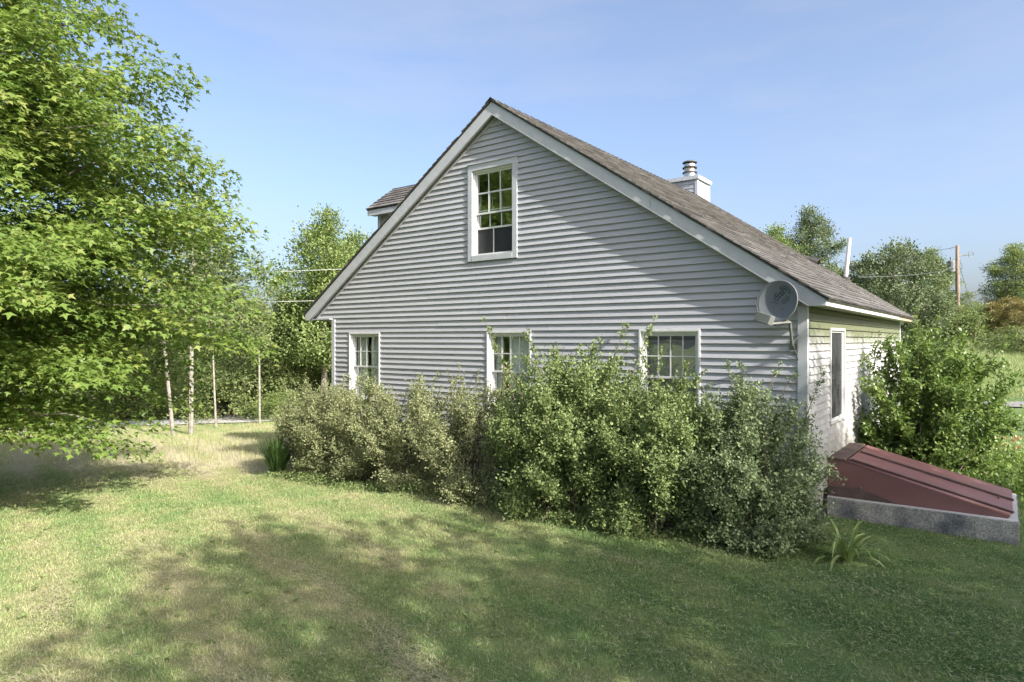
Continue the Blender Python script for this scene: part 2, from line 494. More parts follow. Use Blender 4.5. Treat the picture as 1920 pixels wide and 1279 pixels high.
# ---------------------------------------------------------------- ground
def dry_at(x, y):
    """0 lush green .. 1 straw: own colour of the sward"""
    x = np.asarray(x, float); y = np.asarray(y, float)
    base = 0.54 - 0.27 * sstep(-2.0, 3.5, x) + 0.08 * sstep(8, 16, y) * sstep(0, -8, x)
    n = (value_noise(x, y, 1.7, 3) - 0.5) * 0.20 + (value_noise(x, y, 0.5, 4) - 0.5) * 0.20 + (value_noise(x, y, 4.5, 5) - 0.5) * 0.16 + (value_noise(x, y, 0.16, 7) - 0.5) * 0.22
    # mown rows: gentle stripes running up and to the left
    s = (x * 0.80 + y * 0.60)
    rows = 0.10 * np.sin(s * 2 * math.pi / 1.05 + 1.5 * value_noise(x, y, 3, 6))
    # lines of dry clippings left by the mower
    t = (s / 1.05 + 0.25 * value_noise(x, y, 1.2, 8)) % 1.0
    line = np.exp(-((t - 0.5) / 0.10) ** 2) * sstep(0.45, 0.75, value_noise(x, y, 1.3, 9)) * sstep(9.5, 6.5, y)
    meadow = 0.22 * sstep(14.5, 17.5, y + 0.25 * x + 3.2) * sstep(2, -4, x)
    hillside = -0.10 * sstep(10, 16, x)
    return np.clip(base + n + rows + 0.12 * line + meadow + hillside, 0.02, 1.0)

def axis_pts(a, b, fine0, fine1, step, grow=1.25):
    p = list(np.arange(fine0, fine1, step))
    s = step; v = p[-1]
    while v < b:
        s *= grow; v += s; p.append(v)
    s = step; v = p[0]; q = []
    while v > a:
        s *= grow; v -= s; q.append(v)
    return np.array(q[::-1] + p)
gx = axis_pts(-500, 500, -15, 12, 0.16)
gy = axis_pts(-300, 900, 2.5, 20, 0.16)
GX, GY = np.meshgrid(gx, gy)
GZ = terrain(GX, GY)
nx, ny = len(gx), len(gy)
me = bpy.data.meshes.new('lawn_ground')
me.vertices.add(nx * ny)
me.vertices.foreach_set('co', np.stack([GX, GY, GZ], -1).astype(np.float32).ravel())
ii = (np.arange(ny - 1)[:, None] * nx + np.arange(nx - 1)[None, :]).ravel()
quads = np.stack([ii, ii + 1, ii + 1 + nx, ii + nx], -1).astype(np.int32)
me.loops.add(quads.size); me.loops.foreach_set('vertex_index', quads.ravel())
me.polygons.add(len(quads)); me.polygons.foreach_set('loop_start', np.arange(len(quads), dtype=np.int32) * 4)
me.update(calc_edges=True)
at = me.attributes.new('dry', 'FLOAT', 'POINT'); at.data.foreach_set('value', dry_at(GX, GY).astype(np.float32).ravel())
me.materials.append(M['ground'])
me.polygons.foreach_set('use_smooth', [True] * len(quads))
ground = obj('ground', me); ground['kind'] = 'structure'; ground['label'] = 'mown lawn and meadow ground sloping away to the left'

def strip(name, pts, width, mat, lift, label):
    mb = MB()
    dense = []
    for a, b_ in zip(pts[:-1], pts[1:]):
        for t in np.linspace(0, 1, 12)[:-1]:
            dense.append((a[0] + (b_[0] - a[0]) * t, a[1] + (b_[1] - a[1]) * t))
    dense.append(pts[-1])
    for i, p in enumerate(dense):
        q = dense[min(i + 1, len(dense) - 1)]; r = dense[max(i - 1, 0)]
        d = np.array([q[0] - r[0], q[1] - r[1]]); d /= np.linalg.norm(d); n = np.array([-d[1], d[0]])
        for k in range(5):
            o = (k / 4 - 0.5) * width * (1 + 0.12 * math.sin(i * 1.7 + k))
            x, y = p[0] + n[0] * o, p[1] + n[1] * o
            mb.v.append((x, y, tz(x, y) + lift))
    for i in range(len(dense) - 1):
        for k in range(4):
            a = i * 5 + k
            mb.f.append((a, a + 5, a + 6, a + 1))
    o = mb.build(name, mat)
    o['kind'] = 'structure'; o['label'] = label
    return o
strip('gravel_road', [(-60, 22), (-30, 26.2), (-18, 27.6), (-9, 28.8), (-5, 29.6)], 3.4, M['gravel_pale'], 0.05, 'pale gravel road along the edge of the woods')
strip('driveway', [(9, 27), (16, 25.4), (24, 24.2), (45, 22)], 2.2, M['gravel'], 0.05, 'grey gravel driveway at the foot of the green hillside')

# ---------------------------------------------------------------- house
house = empty('house', (LC[0], LC[1], 0), -TH)
tag(house, 'grey vinyl-sided gabled house with brown shingle roof', 'house')
PK_U, PK_Z, SL = 4.449, 6.599, 0.678
EL, ER = -0.776, 9.733
HL = 9.394
SOF = 2.935
BASE = 0.42
def roof_z(u):
    return PK_Z - SL * abs(u - PK_U)
IN = 0.235          # rake board height, measured vertically
def rake_in(u):
    return roof_z(u) - IN
def u_rng(z):
    if z < SOF:
        return 0.0, WALL
    d = (PK_Z - IN - z) / SL
    return PK_U - d, PK_U + d

# windows on the gable: (u0,u1,z0,z1)
WT = 2.653
WINS = [(0.547, 1.485, 1.27, WT), (4.243, 5.188, 1.27, WT), (7.149, 8.087, 1.27, WT), (3.816, 4.908, 3.891, 5.605)]
gable = MB()
us = sorted(set([-0.55, 0.0, PK_U, WALL, 9.45 + 0.05] + [w[0] for w in WINS] + [w[1] for w in WINS]))
def backing(mb, us, y0, y1):
    for a, b_ in zip(us[:-1], us[1:]):
        mid = (a + b_) / 2
        z_lo = BASE - 0.05 if 0 <= mid <= WALL else SOF
        holes = sorted([(w[2], w[3]) for w in WINS if w[0] - 1e-6 <= a and b_ <= w[1] + 1e-6])
        segs = []; z = z_lo
        for h0, h1 in holes:
            segs.append((z, h0)); z = h1
        for s0, s1 in segs:
            mb.box(a, b_, y0, y1, s0, s1)
        mb.prism([(a, z), (b_, z), (b_, max(z + .001, rake_in(b_) + 0.1)), (a, max(z + .001, rake_in(a) + 0.1))], y0, y1)
backing(gable, us, 0.02, 0.14)
gable_wall = gable.build('gable_wall', M['siding'], house)

EXPO = 0.1016
def siding_rows(parent, mat, z_start, z_end, rng_fn, holes, plane):
    """one lapped board for each course (cut round the openings)"""
    z = z_start
    row = 0
    while z < z_end - 0.02:
        z1 = min(z + EXPO, z_end)
        if z < SOF < z1:
            pass
        lo0, hi0 = rng_fn(z + 0.002); lo1, hi1 = rng_fn(z1 - 0.002)
        if hi0 - lo0 < 0.03:
            break
        spans = [(lo0, hi0, lo1, hi1)]
        for h in holes:
            if h[3] > z + 0.02 and h[2] < z1 - 0.02:
                nsp = []
                for (a0, b0, a1, b1) in spans:
                    if a0 < h[0] and b0 > h[1]:
                        nsp += [(a0, h[0], a1, h[0]), (h[1], b0, h[1], b1)]
                    else:
                        nsp.append((a0, b0, a1, b1))
                spans = nsp
        # butt joints between panels
        out = []
        for (a0, b0, a1, b1) in spans:
            if b0 - a0 > 4.2 and plane == 'gable':
                j = a0 + (b0 - a0) * float(rng.uniform(0.3, 0.7))
                out += [(a0, j, a1, j), (j + 0.004, b0, j + 0.004, b1)]
            else:
                out.append((a0, b0, a1, b1))
        z_nom = z
        for (a0, b0, a1, b1) in out:
            b1 = max(b1, a1 + 0.004)
            p0 = -0.031 + float(rng.normal(0, 0.0012)); p1 = -0.002
            z = z_nom + float(rng.normal(0, .0009))
            if plane == 'gable':
                pts = [(a0, p0, z), (b0, p0, z), (b0, 0.019, z), (a0, 0.019, z), (a1, p1, z1 + .002), (b1, p1, z1 + .002), (b1, 0.019, z1 + .002), (a1, 0.019, z1 + .002)]
            else:
                X = WALL
                pts = [(X - p0, a0, z), (X - p0, b0, z), (X - 0.019, b0, z), (X - 0.019, a0, z), (X - p1, a1, z1 + .002), (X - p1, b1, z1 + .002), (X - 0.019, b1, z1 + .002), (X - 0.019, a1, z1 + .002)]
            MB().hexa(pts).build('siding_board', mat, parent)
        z = z1; row += 1
CB = 0.085
def gable_rng(z):
    a, b_ = u_rng(z)
    if z < SOF:
        return a + CB, b_ - CB
    return a, b_
siding_rows(gable_wall, M['siding'], BASE, PK_Z - IN - 0.03, gable_rng, WINS, 'gable')
# J-channel: a thin moulding where the siding meets the rake boards
jm = MB()
for s in (-1, 1):
    tip = PK_U + s * (PK_Z - IN - SOF - .045) / SL
    a, b_ = (tip, PK_U) if s < 0 else (PK_U, tip)
    jm.prism([(a, rake_in(a) - .035), (b_, rake_in(b_) - .035), (b_, rake_in(b_) + .01), (a, rake_in(a) + .01)], -0.03, 0.018)
jm.build('j_channel', M['siding'], house)

# side wall toward the cellar door
SW = (1.376, 2.442, 1.27, WT + 0.02)
side = MB()
side.box(WALL - .14, WALL - .02, .141, SW[0], BASE - .05, SOF); side.box(WALL - .14, WALL - .02, SW[1], HL - .141, BASE - .05, SOF)
side.box(WALL - .14, WALL - .02, SW[0], SW[1], BASE - .05, SW[2]); side.box(WALL - .14, WALL - .02, SW[0], SW[1], SW[3], SOF)
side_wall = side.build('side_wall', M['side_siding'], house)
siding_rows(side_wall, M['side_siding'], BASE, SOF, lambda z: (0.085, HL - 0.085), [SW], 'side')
# far walls (left side and far gable) as plain sided walls
MB().box(0, .12, .141, HL - .141, BASE - .05, SOF).build('far_side_wall', M['siding'], house)
MB().prism([(0, BASE - .05), (WALL, BASE - .05), (WALL, roof_z(WALL) - .06), (PK_U, PK_Z - .06), (0, roof_z(0) - .06)], HL - .14, HL).build('far_gable_wall', M['siding'], house)
MB().box(0.03, WALL - .03, 0.03, HL - .03, -0.9, BASE - .051).build('foundation', M['found'], house)
MB().box(.14, WALL - .16, .15, HL - .15, BASE - .04, BASE + .1).build('floor', M['inner'], house)
MB().box(.14, WALL - .16, .15, HL - .15, 2.96, 3.06).build('ceiling', M['inner'], house)
MB().box(.14, WALL - .16, 3.6, 3.7, BASE + .11, 2.95).build('partition_wall', M['inner'], house)
# corner boards
for (x0, x1, y0, y1) in ((-.022, CB, -.038, .018), (WALL - CB, WALL + .038, -.038, .018)):
    MB().box(x0, x1, y0, y1, BASE - .02, SOF - .003).build('corner_board', M['trim'], house, bevel=.004)
MB().box(WALL - .018, WALL + .027, .0185, .085, BASE - .02, SOF - .003).build('corner_board', M['trim'], house, bevel=.004)
MB().box(WALL - .018, WALL + .027, HL - .085, HL + .02, BASE - .02, SOF - .003).build('corner_board', M['trim'], house, bevel=.004)

# rake boards, each side made of two lengths
RK0, RK1 = -0.16, -0.115
for (a, b_) in ((EL, 2.36), (2.364, PK_U), (PK_U, 7.39), (7.394, ER)):
    za, zb = roof_z(a) - .012, roof_z(b_) - .012
    pa, pb = za - IN + .012, zb - IN + .012
    if a == EL:
        pa = max(pa, SOF - .012)
    poly = [(a, pa), (b_, pb), (b_, zb), (a, za)]
    if a == EL:
        x = PK_U - (PK_Z - IN - (SOF - .012)) / SL
        poly = [(a, SOF - .012), (x, SOF - .012), (b_, pb), (b_, zb), (a, za)]
    if b_ == ER:
        x = PK_U + (PK_Z - IN - (SOF - .012)) / SL
        poly = [(a, pa), (x, SOF - .012), (b_, SOF - .012), (b_, zb), (a, za)]
    MB().prism(poly, RK0, RK1).build('rake_board', M['trim'], house, bevel=.003)
    # far end
    if b_ == ER:
        MB().prism([(PK_U, PK_Z - IN), (x, SOF - .012), (b_, SOF - .012), (b_, zb), (PK_U, PK_Z - .012)], HL + .05, HL + .095).build('rake_board', M['trim'], house)
# rake soffits between wall and rake board
for s in (-1, 1):
    tip = PK_U + s * (PK_Z - .16 - SOF - .03) / SL
    a, b_ = (tip, PK_U) if s < 0 else (PK_U, tip)
    MB().prism([(a, roof_z(a) - .16), (b_, roof_z(b_) - .16), (b_, roof_z(b_) - .14), (a, roof_z(a) - .14)], RK1 + .001, 0.019).build('rake_soffit', M['trim'], house)
# eave soffits and fascias
MB().box(EL + .03, -.001, RK1 + .002, HL + .04, SOF, SOF + .018).build('soffit', M['trim'], house)
MB().box(WALL - .019, ER - .03, RK1 + .002, HL + .04, SOF, SOF + .018).build('soffit', M['soffit'], house)
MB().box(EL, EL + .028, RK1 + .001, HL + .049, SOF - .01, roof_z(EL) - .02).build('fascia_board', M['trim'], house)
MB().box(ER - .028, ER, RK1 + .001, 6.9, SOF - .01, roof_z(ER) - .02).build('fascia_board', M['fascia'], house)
fb = MB().box(ER - .028, ER - .003, 6.905, HL + .049, SOF - .01, roof_z(ER) - .02).build('fascia_board', M['rot'], house)
fb['label'] = 'bare peeling end of the eave board'

# roof slabs
roof = empty('roof', parent=house)
RF0, RF1 = -0.18, HL + 0.18
for s in (-1, 1):
    a, b_ = (EL - .03, PK_U) if s < 0 else (PK_U, ER + .03)
    MB().prism([(a, roof_z(a) - .008), (b_, roof_z(b_) - .008), (b_, roof_z(b_) + .018), (a, roof_z(a) + .018)], RF0, RF1).build('roof_deck', M['drip'], roof)

cosr = 1 / math.sqrt(1 + SL * SL); sinr = SL * cosr
def shingle_tabs(mbv, org, ax, up, nrm, width, length, expo, tabw, tints, thick=0.011, clip=None):
    rows = int(length / expo) + 1
    for r in range(rows):
        s0 = r * expo
        off = (r % 2) * tabw * .5 + rng.uniform(-.05, .05)
        x = -off
        lift_row = rng.normal(0, .0015)
        while x < width:
            w_ = tabw * rng.uniform(.7, 1.3)
            x0, x1 = max(0, x), min(width, x + w_ - .006)
            s1 = min(s0 + expo + .03, length)
            if x1 - x0 > .02 and s1 > s0 + .02:
                l0 = thick + .012 + lift_row; l1 = .004
                d = rng.uniform(-.004, .004)
                P = lambda a, s, h: org + ax * a + up * s + nrm * h
                mbv.append([P(x0, s0 + d, .001), P(x1, s0 + d, .001), P(x1, s1, .0005), P(x0, s1, .0005), P(x0, s0 + d, l0), P(x1, s0 + d, l0), P(x1, s1, l1), P(x0, s1, l1)])
                tints.append(np.clip(rng.normal(.45, .2), 0, 1))
            x += w_
def hexa_mesh(name, hexes, tints, mat):
    v = np.array(hexes).reshape(-1, 3)
    n = len(hexes)
    f = np.array([(0, 3, 2, 1), (4, 5, 6, 7), (0, 1, 5, 4), (1, 2, 6, 5), (2, 3, 7, 6), (3, 0, 4, 7)])
    q = (np.arange(n)[:, None, None] * 8 + f[None]).reshape(-1, 4)
    me = bpy.data.meshes.new(name); me.from_pydata(v.tolist(), [], q.tolist()); me.update()
    at = me.attributes.new('tint', 'FLOAT', 'POINT'); at.data.foreach_set('value', np.repeat(np.array(tints, np.float32), 8))
    me.materials.append(mat)
    return me
for s in (-1, 1):
    hx, tn = [], []
    eu = EL - .04 if s < 0 else ER + .04
    org = np.array([eu, RF0 - .012, roof_z(eu) + .018])
    ax = np.array([0, 1., 0]); up = np.array([-s * cosr, 0, sinr]); nrm = np.array([s * sinr, 0, cosr])
    shingle_tabs(hx, org, ax, up, nrm, RF1 - RF0 + .024, abs(eu - PK_U) / cosr, .143, .32, tn)
    o = obj('shingles', hexa_mesh('shingles', hx, tn, M['shingle']), roof); o['kind'] = 'stuff'
hx, tn = [], []
for k in range(int((RF1 - RF0) / .2) + 1):
    y0 = RF0 - .012 + k * .2; y1 = min(y0 + .23, RF1 + .012)
    for s in (-1, 1):
        p = lambda d, y, h: (PK_U + s * d * cosr, y, PK_Z + .02 + h - d * sinr)
        hx.append([p(0, y0, .03), p(.14, y0, .026), p(.14, y1, .012), p(0, y1, .012), p(0, y0, .044), p(.14, y0, .038), p(.14, y1, .02), p(0, y1, .026)])
        tn.append(np.clip(rng.normal(.4, .15), 0, 1))
o = obj('ridge_cap', hexa_mesh('ridge_cap', hx, tn, M['shingle']), roof); o['kind'] = 'stuff'

# ---------------------------------------------------------------- windows
def window(name_label, u0, u1, z0, z1, kind, side=False):
    """local frame: x along wall, -y outward; side windows are turned by a parent empty"""
    root = empty('window', parent=house)
    if side:
        root.location = (WALL, 0, 0); root.rotation_euler = (0, 0, math.radians(90))
    if name_label:
        root['label'] = name_label
    def part(name, mat, *bxs, bevel=0):
        mb = MB()
        for b_ in bxs:
            mb.box(*b_)
        return mb.build(name, mat, root, bevel=bevel)
    if kind == 'gable':
        t = 0.10; fo = -0.046
    else:
        t = 0.032; fo = -0.040
    fr = [(u0, u0 + t, fo, .05, z0, z1), (u1 - t, u1, fo, .05, z0, z1), (u0 + t, u1 - t, fo, .05, z1 - t * 1.1, z1), (u0 + t, u1 - t, fo - .004, .05, z0, z0 + t)]
    if kind == 'gable':
        part('casing', M['trim'], fr[0], bevel=.003); part('casing', M['trim'], fr[1], bevel=.003); part('casing', M['trim'], fr[2], bevel=.003); part('sill', M['trim'], fr[3], bevel=.003)
        part('drip_cap', M['trim'], (u0 - .012, u1 + .012, fo - .02, .018, z1 + .001, z1 + .016))
    else:
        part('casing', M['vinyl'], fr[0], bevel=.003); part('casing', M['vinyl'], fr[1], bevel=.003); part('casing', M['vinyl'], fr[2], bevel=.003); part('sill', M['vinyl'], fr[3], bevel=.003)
    a, b_, c, d = u0 + t, u1 - t, z0 + t, z1 - t * 1.1
    e = .03
    part('jamb', M['vinyl'], (a, a + e, -.005, .13, c, d)); part('jamb', M['vinyl'], (b_ - e, b_, -.005, .13, c, d)); part('jamb', M['vinyl'], (a + e, b_ - e, -.005, .13, d - e, d)); part('jamb', M['vinyl'], (a + e, b_ - e, -.005, .13, c, c + e))
    a += e; b_ -= e; c += e; d -= e
    r = .032
    def sash(za, zb, y, cols, rows, glass=True):
        mb = MB()
        mb.box(a, a + r, y, y + .03, za, zb).box(b_ - r, b_, y, y + .03, za, zb).box(a + r, b_ - r, y, y + .03, za, za + r).box(a + r, b_ - r, y, y + .03, zb - r, zb)
        mb.build('sash', M['vinyl'], root)
        if glass:
            part('pane', M['glass'], (a + r * .8, b_ - r * .8, y + .012, y + .018, za + r * .8, zb - r * .8))
        for i in range(1, cols):
            x = a + r + (b_ - a - 2 * r) * i / cols
            part('muntin', M['vinyl'], (x - .008, x + .008, y + .004, y + .0115, za + r, zb - r))
        for i in range(1, rows):
            z = za + r + (zb - za - 2 * r) * i / rows
            xs = [a + r + (b_ - a - 2 * r) * k / cols for k in range(cols + 1)]
            mb = MB()
            for k in range(cols):
                mb.box(xs[k] + (.008 if k else 0), xs[k + 1] - (.008 if k < cols - 1 else 0), y + .004, y + .0115, z - .008, z + .008)
            mb.build('muntin', M['vinyl'], root)
    if kind == 'gable':
        meet = 4.72
        sash(meet, d, .03, 3, 2)
        sash(4.46, 5.12, .068, 3, 2)
        part('screen', M['screen'], (a, b_, .085, .087, c, 4.46))
        part('screen_rail', M['vinyl'], (a + .36, a + .375, .07, .084, c, 4.46)); part('screen_rail', M['vinyl'], (a + .26, a + .27, .09, .10, c, 4.46))
        cur = 'lower'
    else:
        meet = 1.955 if not side else 1.93
        sash(meet - .018, d, .03, 4 if not side else 1, 2 if not side else 1)
        sash(c, meet + .018, .066, 1, 1)
    if side:
        part('screen', M['screen'], (a - .02, b_ + .02, .012, .014, c - .02, d + .02))
    # cloth behind the glass
    if kind in ('curtain', 'half'):
        mb = MB(); n = 60
        x0, x1 = (a, b_)
        gap = (.40, .52) if kind == 'curtain' else (0.22, 0.36)
        for (p, q) in ((x0, x0 + (x1 - x0) * gap[0]), (x0 + (x1 - x0) * gap[1], x1)):
            b0 = len(mb.v)
            for i in range(n + 1):
                x = p + (q - p) * i / n; y = .15 + .010 * math.sin(i * 2 * math.pi / 20) + .004 * math.sin(i * .53)
                mb.v += [(x, y, c - .05), (x, y, d + .02)]
            for i in range(n):
                k = b0 + i * 2; mb.f.append((k, k + 2, k + 3, k + 1))
        o = mb.build('curtain', M['curtain'], root)
        md = o.modifiers.new('thick', 'SOLIDIFY'); md.thickness = .003
    if kind == 'blind':
        part('blind', M['blind'], (a - .01, b_ + .01, .125, .129, c - .03, d - .09))
    return root
window('left ground-floor window with parted curtains', *WINS[0], 'curtain')
window('middle ground-floor window with gridded upper sash', *WINS[1], 'half')
window('right ground-floor window with drawn blind', *WINS[2], 'blind')
window('partly open upstairs window with wide flat casing', *WINS[3], 'gable')
window('narrow-looking dark window on the sunny side wall', SW[0], SW[1], SW[2], SW[3], 'plain', side=True)

# ---------------------------------------------------------------- dormer
dorm = empty('dormer', parent=house)
DU, DW0, DW1, DWR = 0.12, 1.16, 2.44, 1.80
DZ = 5.33
DP = 0.74
uend = PK_U - (PK_Z - DZ) / SL
cheek = MB()
for w_ in (DW0, DW1 - .1):
    cheek.prism([(DU, roof_z(DU) + .02), (uend, DZ), (DU, DZ)], w_ + .02, w_ + .12)
cheek.build('wall', M['siding'], dorm)
z = roof_z(DU) + .02; k = 0
while z < DZ - .01:
    z1 = min(z + EXPO, DZ)
    ub = PK_U - (PK_Z + .03 - z) / SL
    ub1 = PK_U - (PK_Z + .03 - z1) / SL
    u_s = DU + .07
    if ub1 > u_s + .01:
        ub = max(ub, u_s + .002)
        p0, p1 = DW0 - .0, DW0 + .015
        MB().hexa([(u_s, p0, z), (ub, p0, z), (ub, DW0 + .019, z), (u_s, DW0 + .019, z), (u_s, p1, z1), (ub1, p1, z1), (ub1, DW0 + .019, z1), (u_s, DW0 + .019, z1)]).build('siding_board', M['siding'], dorm)
    z = z1
MB().box(DU - .02, DU + .07, DW0 - .012, DW0 + .05, roof_z(DU) + .02, DZ - .001).build('corner_board', M['trim'], dorm)
MB().prism([(DU + .001, 0), (DU + .002, 0), (DU + .002, 1), (DU + .001, 1)], DW0 + .051, DW1).build('front_wall', M['siding'], dorm).location = (0, 0, 0)
fw = [o for o in dorm.children if o.name.startswith('front_wall')][0]
bpy.data.objects.remove(fw)
mb = MB()
zr = DZ + (DWR - DW0) * DP
b0 = [(DU, DW0 + .051, roof_z(DU) + .02), (DU, DW1, roof_z(DU) + .02), (DU, DW1, DZ), (DU, DWR, zr), (DU, DW0 + .051, DZ)]
mb.v = b0 + [(x + .1, y, z) for x, y, z in b0]
mb.f = [(4, 3, 2, 1, 0), (5, 6, 7, 8, 9)] + [(i, (i + 1) % 5, 5 + (i + 1) % 5, 5 + i) for i in range(5)]
mb.build('front_wall', M['siding'], dorm)
EW = 0.98                       # eave of the dormer roof
ZE = DZ + .0
uroof = PK_U - (PK_Z - (DZ + .75)) / SL
MB().box(-.02, uend + .12, EW - .022, EW, ZE - .035, ZE + .105).build('fascia_board', M['trim'], dorm, bevel=.003)
MB().box(-.018, uend + .1, EW + .001, DW0 + .018, ZE - .018, ZE - .002).build('soffit', M['trim'], dorm)
for s in (-1, 1):
    ew = EW - .03 if s < 0 else 2 * DWR - EW + .03
    za = ZE + .085; zt = za + abs(ew - DWR) * DP
    mb = MB()
    pts = []
    for uu, ue in ((-.05, 3.6),):
        mb.hexa([(uu, ew, za), (ue, ew, za), (ue, DWR, zt), (uu, DWR, zt), (uu, ew, za + .03), (ue, ew, za + .03), (ue, DWR, zt + .03), (uu, DWR, zt + .03)])
    mb.build('roof_deck', M['drip'], dorm)
    if s < 0:
        mb = MB().hexa([(-.025, EW - .022, ZE - .03), (.0, EW - .022, ZE - .03), (.0, DWR, zt - .12), (-.025, DWR, zt - .12), (-.025, EW - .022, ZE + .105), (.0, EW - .022, ZE + .105), (.0, DWR, zt), (-.025, DWR, zt)])
        mb.build('rake_board', M['trim'], dorm)
    cd = 1 / math.sqrt(1 + DP * DP)
    hx, tn = [], []
    org = np.array([-.06, ew + s * .01, za + .03])
    shingle_tabs(hx, org, np.array([1., 0, 0]), np.array([0, -s * cd, DP * cd]), np.array([0, s * DP * cd, cd]), 2.9 if s < 0 else 3.0, abs(ew - DWR) / cd, .143, .3, tn)
    if s < 0:
        for h_, t_ in zip(hx, tn):
            obj('shingle', hexa_mesh('shingle', [h_], [t_], M['shingle']), dorm)
    else:
        o = obj('shingles', hexa_mesh('shingles', hx, tn, M['shingle']), dorm); o['kind'] = 'stuff'

# ---------------------------------------------------------------- chimney
chim = empty('chimney', parent=house)
C0, C1, CW0, CW1, CT = 2.95, 4.37, 9.52, 10.5, 7.28
MB().box(C0 + .02, C1 - .02, CW0 + .02, CW1 - .02, -.3, CT - .1).build('chase', M['siding'], chim)
z = 6.2
while z < CT - .13:
    z1 = min(z + EXPO * 1.2, CT - .12)
    MB().hexa([(C0 + .08, CW0 + .0, z), (C1 - .08, CW0 + .0, z), (C1 - .08, CW0 + .019, z), (C0 + .08, CW0 + .019, z), (C0 + .08, CW0 + .015, z1), (C1 - .08, CW0 + .015, z1), (C1 - .08, CW0 + .019, z1), (C0 + .08, CW0 + .019, z1)]).build('siding_board', M['siding'], chim)
    MB().hexa([(C1 - .019, CW0 + .08, z), (C1 + .0, CW0 + .08, z), (C1 + .0, CW1 - .08, z), (C1 - .019, CW1 - .08, z), (C1 - .019, CW0 + .08, z1), (C1 - .015, CW0 + .08, z1), (C1 - .015, CW1 - .08, z1), (C1 - .019, CW1 - .08, z1)]).build('siding_board', M['siding'], chim)
    z = z1
for (x, y) in ((C1, CW0), (C1, CW1), (C0, CW0)):
    MB().box(x - .08 if x == C1 else x - .006, x + .006 if x == C1 else x + .08, y - .006 if y == CW0 else y - .08, y + .08 if y == CW0 else y + .006, 6.0, CT - .115).build('corner_board', M['trim'], chim)
mb = MB()
mb.box(C0 - .05, C1 + .05, CW0 - .05, CW1 + .05, CT - .11, CT)
bq = len(mb.v)
mb.v += [(C0 - .05, CW0 - .05, CT + .001), (C1 + .05, CW0 - .05, CT + .001), (C1 + .05, CW1 + .05, CT + .001), (C0 - .05, CW1 + .05, CT + .001), (C0 + .4, (CW0 + CW1) / 2, CT + .09), (C1 - .4, (CW0 + CW1) / 2, CT + .09)]
mb.f += [(bq, bq + 1, bq + 5, bq + 4), (bq + 1, bq + 2, bq + 5), (bq + 2, bq + 3, bq + 4, bq + 5), (bq + 3, bq, bq + 4)]
mb.build('chase_cap', M['trim'], chim)
FX, FY = 3.95, 9.98
MB().lathe([(.175, CT), (.175, CT + .2)], FX, FY, 24).build('flue_pipe', M['metal'], chim, smooth=False)
MB().lathe([(.15, CT + .2), (.16, CT + .235), (.165, CT + .345), (.15, CT + .38)], FX, FY, 24).build('flue_collar', M['rust_metal'], chim)
for zf in (CT + .2, CT + .345):
    MB().lathe([(.15, zf), (.215, zf + .004), (.215, zf + .03), (.15, zf + .034)], FX, FY, 24).build('flue_ring', M['drip'], chim)
MB().lathe([(.13, CT + .38), (.17, CT + .40), (.17, CT + .47), (.12, CT + .5)], FX, FY, 24).build('flue_band', M['metal'], chim)
MB().lathe([(.1, CT + .5), (.12, CT + .505), (.215, CT + .51), (.215, CT + .53)], FX, FY, 24).build('flue_ring', M['drip'], chim)
MB().lathe([(.21, CT + .531), (.15, CT + .575), (.03, CT + .59)], FX, FY, 24).build('flue_cap', M['metal'], chim)

# roof vents
vb = empty('vent_pipe', parent=house)
pu, pw = 8.32, 9.1
pz = roof_z(pu)
MB().tube([(pu, pw, pz - .1), (pu + .10, pw + .0, pz + 1.05)], .047, 14).build('pipe', M['pipe'], vb, smooth=False)
MB().lathe([(.12, pz - .09), (.11, pz + .06), (.062, pz + .1)], pu, pw, 14).build('flashing', M['drip'], vb)
rv = empty('roof_vent', parent=house)
qu, qw = 7.62, 8.55
def rp(u, w, h):
    return (u + h * sinr, w, roof_z(u) + .03 + h * cosr)
mb = MB(); n = 8
for i in range(n + 1):
    t = math.pi * i / n
    r0 = .14
    mb.v += [rp(qu + .17, qw - r0 * math.cos(t), .13 * math.sin(t)), rp(qu - .17, qw - .12 * math.cos(t), .03 * math.sin(t))]
for i in range(n):
    k = i * 2; mb.f.append((k, k + 1, k + 3, k + 2))
o = mb.build('hood', M['drip'], rv); o.modifiers.new('t', 'SOLIDIFY').thickness = .01
MB().hexa([rp(qu + .15, qw - .1, 0), rp(qu + .15, qw + .1, 0), rp(qu - .1, qw + .1, 0), rp(qu - .1, qw - .1, 0), rp(qu + .15, qw - .08, .08), rp(qu + .15, qw + .08, .08), rp(qu - .1, qw + .06, .02), rp(qu - .1, qw - .06, .02)]).build('throat', M['dark'], rv)

# ---------------------------------------------------------------- cellar bulkhead
bk = empty('cellar_bulkhead', (LC[0], LC[1], 0), -TH)
tag(bk, 'dark red steel cellar bulkhead doors on a concrete kerb', 'cellar door')
BU0, BU1, BW0, BW1 = WALL + .03, 11.64, 1.12, 2.95
KH = .28
ct = .16
MB().box(BU0, BU1, BW0, BW0 + ct, -.4, KH).build('kerb', M['concrete'], bk, bevel=.008)
MB().box(BU0, BU1, BW1 - ct, BW1, -.4, KH).build('kerb', M['concrete'], bk, bevel=.008)
MB().box(BU1 - ct, BU1 - .001, BW0 + ct + .001, BW1 - ct - .001, -.4, KH - .001).build('kerb', M['concrete'], bk)
mb = MB().box(BU0, BU1 - .012, BW0 + .012, BW0 + ct - .01, KH + .001, KH + .006).box(BU0, BU1 - .012, BW1 - ct + .01, BW1 - .012, KH + .001, KH + .006).box(BU1 - ct + .01, BU1 - .012, BW0 + ct - .009, BW1 - ct + .009, KH + .001, KH + .006)
mb.build('kerb_top', M['concrete_top'], bk)
TU, TZ_, EU, EZ = 9.68, .81, 11.55, .335
